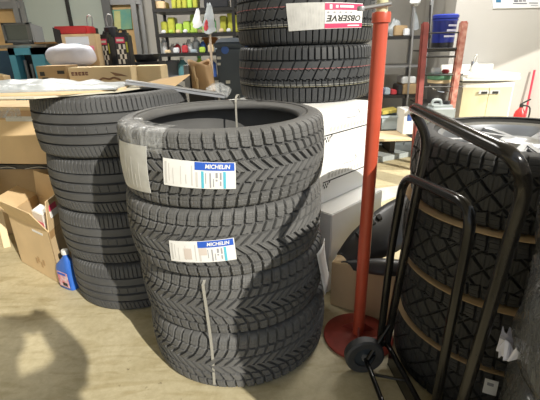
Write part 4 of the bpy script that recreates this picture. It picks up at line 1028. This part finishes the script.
# dark slate bin
Yb = 3.1; x0, x1 = at(216, 60, Yb).x, at(243, 60, Yb).x; zt2 = at(228, 40, Yb).z
bn = thing('waste_bin', ((x0 + x1) / 2, Yb + .15, 0), 'tall slate blue plastic bin behind the tires on white cartons', 'bin')
MB().prism([V((x0 + .03, Yb + .02, 0)), V((x1 - .03, Yb + .02, 0)), V((x1, Yb, zt2 - .05)), V((x0, Yb, zt2 - .05))], (0, .26, 0)).build('bin_body', M['bin'], bn, bev=.012)
MB().box((x0 - .012, Yb - .012, zt2 - .052), (x1 + .012, Yb + .275, zt2 - .02)).build('rim', M['bin'], bn, bev=.008)
MB().prism([V((x0 - .005, Yb + .0, zt2 - .02)), V((x1 + .005, Yb, zt2 - .02)), V((x1 - .03, Yb + .03, zt2 + .015)), V((x0 + .03, Yb + .03, zt2 + .015))], (0, .22, 0)).build('lid', M['bin'], bn, bev=.008)
MB().lathe((at(225, 50, Yb).x, Yb - .002, at(225, 50, Yb).z), [(0, 0), (.028, 0), (.028, .004), (0, .004)], 20, axis=(0, -1, 0)).build('blue_badge', M['bluep'], bn)
for px, py, s_ in ((228, 82, .016), (219, 58, .014), (219, 64, .012)): 
    c = at(px, py, Yb - .001); MB().box((c.x - s_, Yb - .006, c.z - s_ * .7), (c.x + s_, Yb + .004, c.z + s_ * .7)).build('sticker', M['tag_grey'], bn)
# brown paper bag on a crate
Yk = 3.0; p0 = at(192, 93, Yk); p1 = at(214, 93, Yk); zt2 = at(203, 62, Yk).z
cr_ = MB().box((p0.x - .02, Yk - .02, 0), (p1.x + .005, Yk + .2, p0.z - .002)).build('crate', M['blackp'], loc=(p0.x, Yk, 0)); tag(cr_, 'low dark crate holding the brown paper bag', 'crate')
pb = thing('paper_bag', (p0.x, Yk, p0.z), 'open brown paper sack standing behind the grey moulding beside the bin', 'bag')
vs = []; fs = []; n = 24; xc = (p0.x + p1.x) / 2; hw_ = (p1.x - p0.x) / 2
for i in range(9):
    t = i / 8; z_ = p0.z + (zt2 - p0.z) * t
    for k in range(n):
        an = 2 * PI * k / n; cx, sx = math.cos(an), math.sin(an); fl = 1 + .06 * math.sin(5 * an + 3 * t)
        vs.append(V((xc + hw_ * math.copysign(abs(cx) ** .6, cx) * fl - .02 * t, Yk + .09 + .085 * math.copysign(abs(sx) ** .6, sx) * fl, z_ + (.02 * math.sin(2 * an) * t))))
for i in range(8):
    for k in range(n): fs.append((i * n + k, i * n + (k + 1) % n, (i + 1) * n + (k + 1) % n, (i + 1) * n + k))
fs.append(tuple(range(n)))
o = MB().add(vs, fs).build('sack', M['brown_bag'], pb, smooth=True, jit=.008, jfreq=12); md = o.modifiers.new('thick', 'SOLIDIFY'); md.thickness = .003
MB().tube(bez([V((xc - hw_ * .72, Yk - .002, zt2 - .03)), V((xc - hw_ * .55, Yk - .012, zt2 - .12)), V((xc - hw_ * .45, Yk - .010, p0.z + .1)), V((xc - hw_ * .5, Yk - .004, p0.z + .02))], 6), .012, 8).build('folded_edge', M['card_dark'], pb, smooth=True)
MB().box((p0.x - .045, Yk - .0, p0.z), (p0.x - .008, Yk + .16, zt2 - .02)).build('side_board', M['plast_grey'], pb)

# ------------------------------------------------------------------ right background
Yr = 4.25; xr0, xr1 = at(374, 60, Yr).x, at(428, 60, Yr).x
rs = thing('wall_shelving', ((xr0 + xr1) / 2, Yr, 0), 'grey steel shelving with bins behind the red post', 'shelving')
for x in (xr0 - .3, xr1 - .04):
    for y in (Yr, Yr + .5): MB().box((x, y, 0), (x + .03, y + .03, 1.75)).build('upright', M['alu'], rs)
rz = [at(400, 36, Yr).z, at(400, 66, Yr).z, at(400, 95, Yr).z, at(400, 122, Yr).z]
for z_, th_ in zip(rz, (.03, .015, .03, .03)): MB().box((xr0 - .3, Yr, z_ - th_), (xr1, Yr + .53, z_)).build('shelf', M['alu'] if th_ < .02 else M['dark'], rs)
o = hang(395, 19, 36, 17, Yr + .12, M['sheetfilm'], 'plastic_bag', 'pale crumpled plastic bag on the upper shelf behind the red post', 'bag')
o = hang(416, 13, 30, 7, Yr + .34, M['sheetfilm'], 'plastic_bag', 'grey plastic bundle on the upper shelf beside the thin pole', 'bag')
p = at(402, 31, Yr); pack(p.x - .06, Yr + .05, rz[0], .13, .15, .10, M['card_dark'], 'tan carton on the upper shelf behind the thin pole', None, 'carton')
p = at(407, 36, Yr); pack(p.x - .03, Yr + .01, rz[0], .06, .04, .07, M['whitep'], 'small white box at the front of the upper shelf', None, 'box')
for k, (px, w_, h_, m, nm) in enumerate(((377, .075, .085, 'bluep', 'blue'), (385, .062, .07, 'skyblue', 'pale blue'), (391.5, .062, .05, 'redp', 'dark red'), (398, .05, .10, 'canblk', 'black'))):
    p = at(px, 95, Yr); pack(p.x, Yr + .02, rz[2], w_, .2, h_, M[m], '%s small box on the middle shelf behind the red post' % nm, None, 'box')
p = at(403, 95, Yr); pack(p.x, Yr + .01, rz[2], .14, .25, .11, M['card_dark'], 'brown carton on the middle shelf between the pole and the rack', None, 'carton')
p = at(403, 84, Yr); pack(p.x, Yr + .02, rz[2] + .111, .14, .2, .07, M['paper'], 'white carton on top of the brown carton on the middle shelf', None, 'carton')
# tubs low down
def tub(x0, x1, yt, Y, dep, z0, m, label, cat='tub'):
    a = at(x0, yt, Y); b = at(x1, yt, Y); t = thing('storage_tub', ((a.x + b.x) / 2, Y, z0), label, cat); h_ = a.z - z0
    mb = MB(); T = .012
    mb.box((a.x, Y, z0), (b.x, Y + dep, z0 + T)).box((a.x, Y, z0), (b.x, Y + T, a.z)).box((a.x, Y + dep - T, z0), (b.x, Y + dep, a.z)).box((a.x, Y, z0), (a.x + T, Y + dep, a.z)).box((b.x - T, Y, z0), (b.x, Y + dep, a.z))
    mb.build('tub_body', m, t)
    MB().box((a.x - .01, Y - .01, a.z - .02), (b.x + .01, Y + .004, a.z)).build('rim', m, t)
    return t, a, b
zp = at(390, 139, 3.45).z; xp0, xp1 = at(366, 139, 3.45).x, at(412, 139, 3.45).x
pf = thing('wooden_platform', ((xp0 + xp1) / 2, 3.45, 0), 'low pale wooden platform behind the red post holding a tub', 'platform')
MB().box((xp0, 3.45, zp - .022), (xp1, 4.20, zp)).build('deck', M['card_pale'], pf, bev=.002)
for x in (xp0 - .0, xp1 - .05): MB().box((x, 3.9, 0), (x + .05, 4.18, zp - .022)).build('foot', M['dark'], pf)
t, a, b = tub(381, 400, 116, 3.80, .25, zp + .001, M['skyblue'], 'pale blue plastic tub on the low wooden platform')
yl = MB().obox((a.x + .03, 3.86, a.z + .001), (.15, .0, .02), (0, .17, 0), (0, 0, .03)).build('yellow_tray', mat('yellow_tray', (.55, .45, .10), .5), loc=(a.x, 3.86, a.z)); tag(yl, 'yellow tray lying across the pale blue tub', 'tray')
wb, a_, b_, t_ = boxpx('white_carton', M['wbox'], 404, 415, 110, 3.62, .22, zp + .001, 'white carton with blue print at the right end of the low wooden platform')
MB().box((a_ + .03, 3.616, t_ - .10), (b_ - .03, 3.6195, t_ - .04)).build('blue_print', M['bluep'], wb)
o, *_ = boxpx('dark_bin', M['canblk'], 367, 379, 108, 3.80, .25, zp + .001, 'dark bin on the low platform close behind the red post', 'bin')
# grey panels on the floor
for k, (p, th_, lab) in enumerate((([(376, 150), (430, 141), (433, 152), (376, 163)], .05, 'grey metal panel lying flat on the floor behind the red post'), ([(376, 141), (420, 137), (424, 141), (376, 149)], .03, 'narrow grey metal panel lying behind the wider one'), ([(374, 190), (402, 186), (398, 196), (374, 205)], .01, 'pale sheet of card lying on the floor near the black liner'))):
    def fl(px, py):
        d = FW + RT * ((px - 270) / F_PX) + UP * ((200 - py) / F_PX); return CAM + d * (-(CAM_H - .0005 * (k + 1)) / d.z)
    o = MB().prism([fl(*q_) for q_ in p], (0, 0, th_)).build('floor_panel', M['plate'] if k < 2 else M['tag_grey'], loc=fl(*p[0])); tag(o, lab, 'panel')
# thin pole
a = at(406, 118, 4.225); b = at(415, 4, 4.225); d = b - a; a0 = a - d * (a.z / d.z)
tp_ = thing('mop_pole', a0, 'thin pale pole leaning on the shelving beside the red brown rack', 'pole')
MB().tube([a0, b], .010, 8).build('handle', M['silver'], tp_, smooth=True)
MB().lathe(b - V((0, 0, .02)), [(0, 0), (.03, .005), (.05, .03), (.05, .05), (.03, .075), (0, .08)], 12).build('white_head', M['whitep'], tp_, smooth=True, jit=.02, jfreq=30)
# rack with leaning rails
Yk = 3.45
rk = thing('bucket_rack', at(440, 100, Yk) * 1.0, 'red brown steel rack with sloping rails holding two pails', 'rack'); rk.location.z = 0
def rail(p0, p1, w_, m, nm='rail', lab=None):
    a = at(*p0, Yk); b = at(*p1, Yk); d = b - a; a0 = a - d * (a.z / d.z) * 1.0; a0.z = 0
    o = MB().obox(a0 - V((w_ / 2, 0, 0)), (w_, 0, 0), (0, .05, 0), b - a0).build(nm, m, rk, bev=.01)
    if lab: tag(o, lab)
    return a0, b
r0a, r0b = rail((420, 100), (426.5, 22), .055, M['rack_dull'])
r1a, r1b = rail((453, 104), (465.5, 21), .060, M['rack_red'], lab='worn rail with bare patches')
for y_, r_ in ((33, .006), (49, .009), (57, .008), (75, .008), (87, .006)):
    a = at(424, y_, Yk + .02); b = at(463, y_ - .5, Yk + .02); MB().tube([a, b], r_, 8).build('cross_bar', M['dark'], rk)
MB().tube([at(430.5, 5, Yk + .1), at(428.5, 50, Yk + .1)], .007, 8).build('upright_rod', M['dark'], rk)
sa, sb = at(427, 50.5, Yk + .03), at(460, 50, Yk + .03)
MB().box((sa.x, Yk + .03, sa.z - .012), (sb.x, Yk + .36, sa.z)).build('shelf', M['dark'], rk)
sa2, sb2 = at(423, 104, Yk + .03), at(454, 104, Yk + .03)
MB().box((sa2.x, Yk + .03, sa2.z - .012), (sb2.x, Yk + .36, sa2.z)).build('shelf', M['dark'], rk)
def pail(px0, px1, yb, yt, Y, m, label, group=None):
    c0 = at(px0, (yb + yt) / 2, Y); c1 = at(px1, (yb + yt) / 2, Y); r = (c1.x - c0.x) / 2; cx = (c0.x + c1.x) / 2
    return cx, r
zs = sa.z; cx, r = pail(432.5, 456, 50, 14, Yk + .16, None, None); ht_ = at(445, 14, Yk + .1).z - zs
p1 = thing('pail', (cx, Yk + .17, zs), 'blue pail with a dark base on the upper level of the rack', 'pail')
c = (cx, Yk + .17, zs)
MB().lathe(c, [(0, .001), (r * .86, .001), (r * .90, ht_ * .2), (r * .90, ht_ * .21)], 28).build('base_ring', M['canblk'], p1, smooth=True)
MB().lathe(c, [(r * .88, ht_ * .2), (r * .97, ht_ * .80), (r * 1.02, ht_ * .82), (r * 1.02, ht_ * .87), (r * .98, ht_ * .88)], 28).build('pail_body', M['pail_blue'], p1, smooth=True)
MB().lathe(c, [(r * .98, ht_ * .88), (r * 1.05, ht_ * .89), (r * 1.05, ht_ * .97), (r * .95, ht_), (0, ht_)], 28).build('lid', M['pail_blue'], p1, smooth=True)
mb = MB()
for k, (z0_, h0, a0_, a1_) in enumerate(((.66, .05, -95, -45), (.52, .06, -100, -40), (.36, .05, -110, -45))):
    n = 8; vs = []; fs = []
    for i in range(n + 1):
        an = math.radians(a0_ + (a1_ - a0_) * i / n)
        for zz in (z0_, z0_ + h0): vs.append(V((cx + (r * .98 + .002) * math.cos(an), Yk + .17 + (r * .98 + .002) * math.sin(an), zs + ht_ * zz)))
    for i in range(n): fs.append((2 * i, 2 * i + 2, 2 * i + 3, 2 * i + 1))
    mb.add(vs, fs)
mb.build('pale_print', mat('lilac_print', (.50, .50, .62), .5), p1)
zs = sa2.z; cx, r = pail(427.5, 449, 100, 78, Yk + .16, None, None); ht_ = at(440, 74, Yk + .12).z - zs
p2 = thing('pail', (cx, Yk + .17, zs), 'grey pail with a green rim on the lower level of the rack', 'pail'); c = (cx, Yk + .17, zs)
MB().lathe(c, [(0, .001), (r * .84, .001), (r * .96, ht_ * .80), (r * .90, ht_ * .80), (0, ht_ * .78)], 28).build('pail_body', M['pail_grey'], p2, smooth=True)
MB().lathe(c, [(r * .95, ht_ * .68), (r * 1.0, ht_ * .70), (r * 1.0, ht_ * .79), (r * .95, ht_ * .80)], 28).build('tan_band', M['card_pale'], p2, smooth=True)
MB().lathe(c, [(r * .98, ht_ * .80), (r * 1.05, ht_ * .82), (r * 1.05, ht_ * .97), (r * 1.0, ht_), (0, ht_)], 28).build('green_lid', M['pail_green'], p2, smooth=True)
MB().tube(bez([V((cx - r * 1.02, Yk + .12, zs + ht_ * .62)), V((cx - r * .4, Yk + .17 - r * 1.1, zs + ht_ * .42)), V((cx + r * .5, Yk + .17 - r * 1.06, zs + ht_ * .40)), V((cx + r * 1.02, Yk + .12, zs + ht_ * .58))], 6), .006, 6).build('bail', M['chrome'], p2, smooth=True)
o = pack(cx + r * .2, Yk + .13, zs + ht_, .05, .06, .035, M['redp'], 'small red box on the lid of the grey pail', None, 'box')
o = pack(cx - r * .75, Yk + .13, zs + ht_, .07, .07, .05, M['whitep'], 'small pale box on the lid of the grey pail', None, 'box')
# grey jerry can below the rack
Yj = 2.9; a = at(431, 112, Yj); b = at(457, 112, Yj); zt2 = at(444, 106, Yj).z
jc_ = thing('jerry_can', ((a.x + b.x) / 2, Yj, 0), 'light grey plastic jerry can on the floor in front of the bucket rack', 'can')
MB().box((a.x, Yj, 0), (b.x, Yj + .16, zt2)).build('can_body', M['plate'], jc_, bev=.025, smooth=True, seg=3)
MB().lathe((b.x - .05, Yj + .08, zt2 - .004), [(0, 0), (.024, 0), (.024, .03), (0, .03)], 16).build('cap', M['canblk'], jc_, smooth=True)
MB().tube(bez([V((a.x + .03, Yj + .08, zt2 - .01)), V((a.x + .04, Yj + .08, zt2 + .03)), V((b.x - .10, Yj + .08, zt2 + .03)), V((b.x - .09, Yj + .08, zt2 - .01))], 5), .011, 8).build('handle', M['plate'], jc_, smooth=True)
# washbasin
Yv = 3.56; zc_ = at(490, 74, Yv).z; xv0, xv1 = at(463, 80, Yv).x, at(519, 80, Yv).x
vb = thing('washbasin_unit', ((xv0 + xv1) / 2, Yv + .2, 0), 'cream two door washbasin cabinet with a white top against right wall', 'washbasin')
fr = []; N_ = 14
def bow(t, o_=0): return V((xv0 + (xv1 - xv0) * t, Yv - .055 * math.sin(PI * t) + o_, 0))
pts = [bow(i / N_, .02) for i in range(N_ + 1)]; pts = [V((min(max(p_.x, xv0 + .015), xv1 - .02), p_.y, 0)) for p_ in pts]
MB().prism(pts + [V((xv1 - .02, 4.045, 0)), V((xv0 + .015, 4.045, 0))], (0, 0, zc_ - .07)).build('cabinet', M['basin'], vb)
for k, (t0, t1) in enumerate(((.03, .445), (.455, .90))):
    pf = [bow(t0 + (t1 - t0) * i / 8, .008) for i in range(9)]; pb_ = [q_ + V((0, .010, 0)) for q_ in reversed(pf)]
    dz = MB().prism([q_ + V((0, 0, .06)) for q_ in pf + pb_], (0, 0, zc_ - .17)).build('door', M['cream'], vb)
    tt = t1 - .09 if k == 0 else t0 + .09; pc = bow(tt, .004)
    MB().box((pc.x - .045, pc.y - .008, zc_ - .165), (pc.x + .045, pc.y + .006, zc_ - .135)).build('handle', M['cap_white'], dz, bev=.004)
    MB().box((pc.x - .024, pc.y - .010, zc_ - .160), (pc.x + .028, pc.y - .007, zc_ - .140)).build('handle_slot', M['dark'], dz)
# counter top with an inset bowl
outer = [bow(i / N_, -.01) for i in range(N_ + 1)]; outer = [V((xv0 - .01 + (xv1 - xv0 + .02) * i / N_, p_.y, 0)) for i, p_ in enumerate(outer)] + [V((xv1 + .01, 4.045, 0)), V((xv0 - .01, 4.045, 0))]
MB().prism([p_ + V((0, 0, zc_ - .055)) for p_ in outer], (0, 0, .03)).build('counter_skirt', M['basin'], vb, bev=.006)
cxb = (xv0 + xv1) / 2; cyb = Yv + .20
nO = 40; vs = []; fs = []
def ray_out(an):
    dx, dy = math.cos(an), math.sin(an); best = None
    n_ = len(outer)
    for i in range(n_):
        p_, q_ = outer[i], outer[(i + 1) % n_]; ex, ey = q_.x - p_.x, q_.y - p_.y; den = dx * ey - dy * ex
        if abs(den) < 1e-9: continue
        s_ = ((p_.x - cxb) * ey - (p_.y - cyb) * ex) / den; u_ = ((p_.x - cxb) * dy - (p_.y - cyb) * dx) / den
        if s_ > 0 and -1e-6 <= u_ <= 1 + 1e-6 and (best is None or s_ < best): best = s_
    return V((cxb + dx * best, cyb + dy * best, 0))
rings_ = []
for rr_, zz in ((None, zc_ - .025), (None, zc_), (.9, zc_), (.86, zc_ - .012), (.7, zc_ - .07), (.35, zc_ - .10), (.08, zc_ - .105)):
    for k in range(nO):
        an = 2 * PI * k / nO; po_ = ray_out(an)
        pe = V((cxb + .21 * math.cos(an), cyb + .155 * math.sin(an), 0))
        if rr_ is None: q_ = po_
        else: q_ = V((cxb, cyb, 0)).lerp(pe, rr_)
        vs.append(V((q_.x, q_.y, zz)))
for i in range(6):
    for k in range(nO): fs.append((i * nO + k, i * nO + (k + 1) % nO, (i + 1) * nO + (k + 1) % nO, (i + 1) * nO + k))
fs.append(tuple(range(6 * nO, 7 * nO)))
MB().add(vs, fs).build('counter_top', M['basin'], vb)
MB().box((xv0 - .01, 4.02, zc_), (xv1 + .01, 4.046, zc_ + .06)).build('backsplash', M['basin'], vb, bev=.005)
f0 = V((cxb + .01, cyb + .19, zc_))
fc = MB().lathe(f0, [(0, 0), (.026, 0), (.022, .012), (.016, .02), (.015, .09), (0, .095)], 16).build('faucet', M['chrome'], vb, smooth=True)
MB().tube(bez([f0 + V((0, 0, .05)), f0 + V((0, -.05, .065)), f0 + V((0, -.10, .04))], 5), .010, 8).build('spout', M['chrome'], fc, smooth=True)
MB().tube(bez([f0 + V((0, 0, .095)), f0 + V((.004, -.02, .125)), f0 + V((.008, -.05, .15))], 4), .008, 8).build('lever', M['chrome'], fc, smooth=True)
sp = at(475, 70, Yv + .16); sp.z = zc_
so = thing('soap_pump', sp, 'white pump soap bottle at the left end of the washbasin top', 'bottle')
MB().lathe(sp, [(0, .001), (.036, .001), (.040, .02), (.036, .055), (.018, .08), (.012, .09), (0, .09)], 20).build('bottle_body', M['basin'], so, smooth=True)
MB().tube(bez([sp + V((0, 0, .088)), sp + V((0, 0, .14)), sp + V((-.008, -.012, .155)), sp + V((-.03, -.03, .150))], 5), .006, 8).build('pump', M['basin'], so, smooth=True)
# extinguisher
ep = at(523, 108, 3.85); r = .052; zt_ = at(523, 104, 3.85).z
ex = thing('fire_extinguisher', (ep.x, 3.88, 0), 'red fire extinguisher on the floor beside the washbasin unit', 'extinguisher'); c = (ep.x, 3.88, 0); H_ = .52
MB().lathe(c, [(0, 0), (r * .9, 0), (r, .02), (r, H_ - .12), (r * .85, H_ - .08), (r * .4, H_ - .05), (.018, H_ - .04), (0, H_ - .04)], 24).build('cylinder', M['ext_red'], ex, smooth=True)
MB().lathe(c, [(0, H_ - .05), (.016, H_ - .05), (.018, H_ - .01), (0, H_ - .005)], 14).build('valve', M['dark'], ex, smooth=True)
MB().obox((ep.x - .01, 3.87, H_ - .012), (.085, 0, .045), (0, .02, 0), (0, 0, .008)).build('lever', M['dark'], ex)
MB().tube(bez([V((ep.x + .01, 3.87, H_ - .02)), V((ep.x + .07, 3.85, H_ - .05)), V((ep.x + .068, 3.85, H_ - .25)), V((ep.x + .06, 3.85, H_ - .36))], 6), .007, 8).build('hose', M['dark'], ex, smooth=True)
# red rod on the wall
a = at(536, 70, 4.0); rd = MB().tube([V((a.x - .0, 4.02, a.z)), V((a.x - .02, 3.98, 0))], .010, 10).build('red_rod', M['red_rod'], loc=(a.x, 4.0, 0), smooth=True); tag(rd, 'thin red rod standing against the right wall', 'rod')

# ------------------------------------------------------------------ the person taking the photograph
def skin(name, m, parent, verts, edges, rad, root=0, lv=1):
    base = wloc(parent) if parent is not None else V(verts[root]) * 0 + V((verts[root][0], verts[root][1], 0))
    me = bpy.data.meshes.new(name); me.from_pydata([tuple(V(p) - base) for p in verts], edges, []); me.materials.append(m)
    o = bpy.data.objects.new(name, me); COL.objects.link(o)
    if parent is not None: o.parent = parent
    else: o.location = base
    md = o.modifiers.new('skin', 'SKIN'); md.use_smooth_shade = True
    if not me.skin_vertices: me.attributes.new if False else None
    bm = bmesh.new(); bm.from_mesh(me); lay = bm.verts.layers.skin.verify(); bm.verts.ensure_lookup_table()
    for i, r in enumerate(rad):
        sk = bm.verts[i][lay]; sk.radius = (r, r) if not isinstance(r, tuple) else r; sk.use_root = (i == root)
    bm.to_mesh(me); bm.free()
    sb = o.modifiers.new('smooth', 'SUBSURF'); sb.levels = lv; sb.render_levels = lv + 1
    return o
fwd = V((-.67, .742, 0)); rgt = V((.742, .67, 0)); hb = V((.45, -.60, .05))
def bp(r_, f_, z_): return hb + rgt * r_ + fwd * f_ + Z * z_
HL, HR_ = V((.045, -.075, 1.225)), V((.185, -.005, 1.230))
vv = [bp(0, -.05, .80), bp(0, -.03, 1.0), bp(0, -.02, 1.20), bp(0, 0, 1.30), bp(0, .02, 1.37), bp(0, .03, 1.45), bp(0, .03, 1.53),
      bp(.16, 0, 1.25), V((.415, -.215, 1.16)), HR_, bp(-.16, 0, 1.25), V((.05, -.52, 1.09)), HL,
      bp(.09, -.05, .76), bp(.10, 0, .42), bp(.11, -.05, .02), bp(.13, .12, -.015), bp(-.09, -.05, .76), bp(-.10, 0, .42), bp(-.11, -.05, .02), bp(-.13, .12, -.015)]
ee = [(0, 1), (1, 2), (2, 3), (3, 4), (4, 5), (5, 6), (2, 7), (7, 8), (8, 9), (2, 10), (10, 11), (11, 12), (0, 13), (13, 14), (14, 15), (15, 16), (0, 17), (17, 18), (18, 19), (19, 20)]
rr = [.13, .115, .125, .055, .05, .092, .088, .06, .042, .030, .06, .042, .030, .085, .055, .042, .035, .085, .055, .042, .035]
pr = skin('person', M['skin'], None, vv, ee, rr)
tag(pr, 'person in dark workwear standing behind the camera, arms raised with a phone', 'person')
jk = [0, 1, 2, 7, 8, 10, 11]; k2 = {a: i for i, a in enumerate(jk)}
ends = [vv[8].lerp(HR_, .80), vv[11].lerp(HL, .80)]
skin('jacket', M['cloth'], pr, [vv[i] for i in jk] + ends, [(0, 1), (1, 2), (2, 3), (3, 4), (4, 7), (2, 5), (5, 6), (6, 8)], [.15, .132, .142, .075, .056, .075, .056, .042, .042])
tr_ = [0, 13, 14, 15, 17, 18, 19]
skin('trousers', M['cloth'], pr, [vv[i] for i in tr_], [(0, 1), (1, 2), (2, 3), (0, 4), (4, 5), (5, 6)], [.145, .10, .072, .06, .10, .072, .06])
hd = bp(0, .03, 1.49)
MB().lathe(hd + V((0, 0, -.02)) - fwd * .012, [(.0, .135), (.05, .128), (.085, .098), (.104, .05), (.104, 0), (.095, -.03), (.08, -.03)], 24).build('hair', M['hair'], pr, smooth=True)
MB().tube([hd + fwd * .088 + Z * .012, hd + fwd * .112 - Z * .018, hd + fwd * .096 - Z * .024], .012, 8, rad=[.008, .013, .010]).build('nose', M['skin'], pr, smooth=True)
for s_ in (-1, 1):
    MB().lathe(hd + fwd * .084 + rgt * .034 * s_ + Z * .015, [(0, -.006), (.011, 0), (0, .007)], 12, axis=fwd).build('eye', M['white'], pr, smooth=True)
    MB().lathe(hd + rgt * .094 * s_ - Z * .005, [(0, -.008), (.026, -.004), (.028, .004), (0, .008)], 12, axis=rgt).build('ear', M['skin'], pr, smooth=True)
MB().tube([hd + fwd * .092 - rgt * .024 - Z * .055, hd + fwd * .098 - Z * .057, hd + fwd * .092 + rgt * .024 - Z * .055], .006, 8).build('mouth', M['pink2'], pr, smooth=True)
# the phone, just behind the lens, and the fingers closing on it
ph = MB().obox(V((.012, -.022, 1.135)), RT * .155, UP * .074, FW * .008).build('phone', M['phone'], loc=(.0, -.02, 1.10), bev=.003); tag(ph, 'black phone held up in both hands behind the lens', 'phone')
for H0, side, tgt in ((HR_, 1, V((.165, -.03, 1.185))), (HL, -1, V((.015, -.05, 1.185)))):
    palm = H0.lerp(tgt, .5)
    for k in range(4):
        b_ = palm + UP * (.03 - .018 * k); t1_ = tgt + UP * (.028 - .02 * k) - FW * .022; t2_ = t1_ - RT * side * (.028 - .003 * abs(k - 1))
        skin('finger', M['skin'], pr, [H0, b_, t1_, t2_], [(0, 1), (1, 2), (2, 3)], [.018, .013, .0095, .008])
    skin('thumb', M['skin'], pr, [H0, palm - UP * .03, tgt - UP * .05 - FW * .01], [(0, 1), (1, 2)], [.018, .013, .0095])
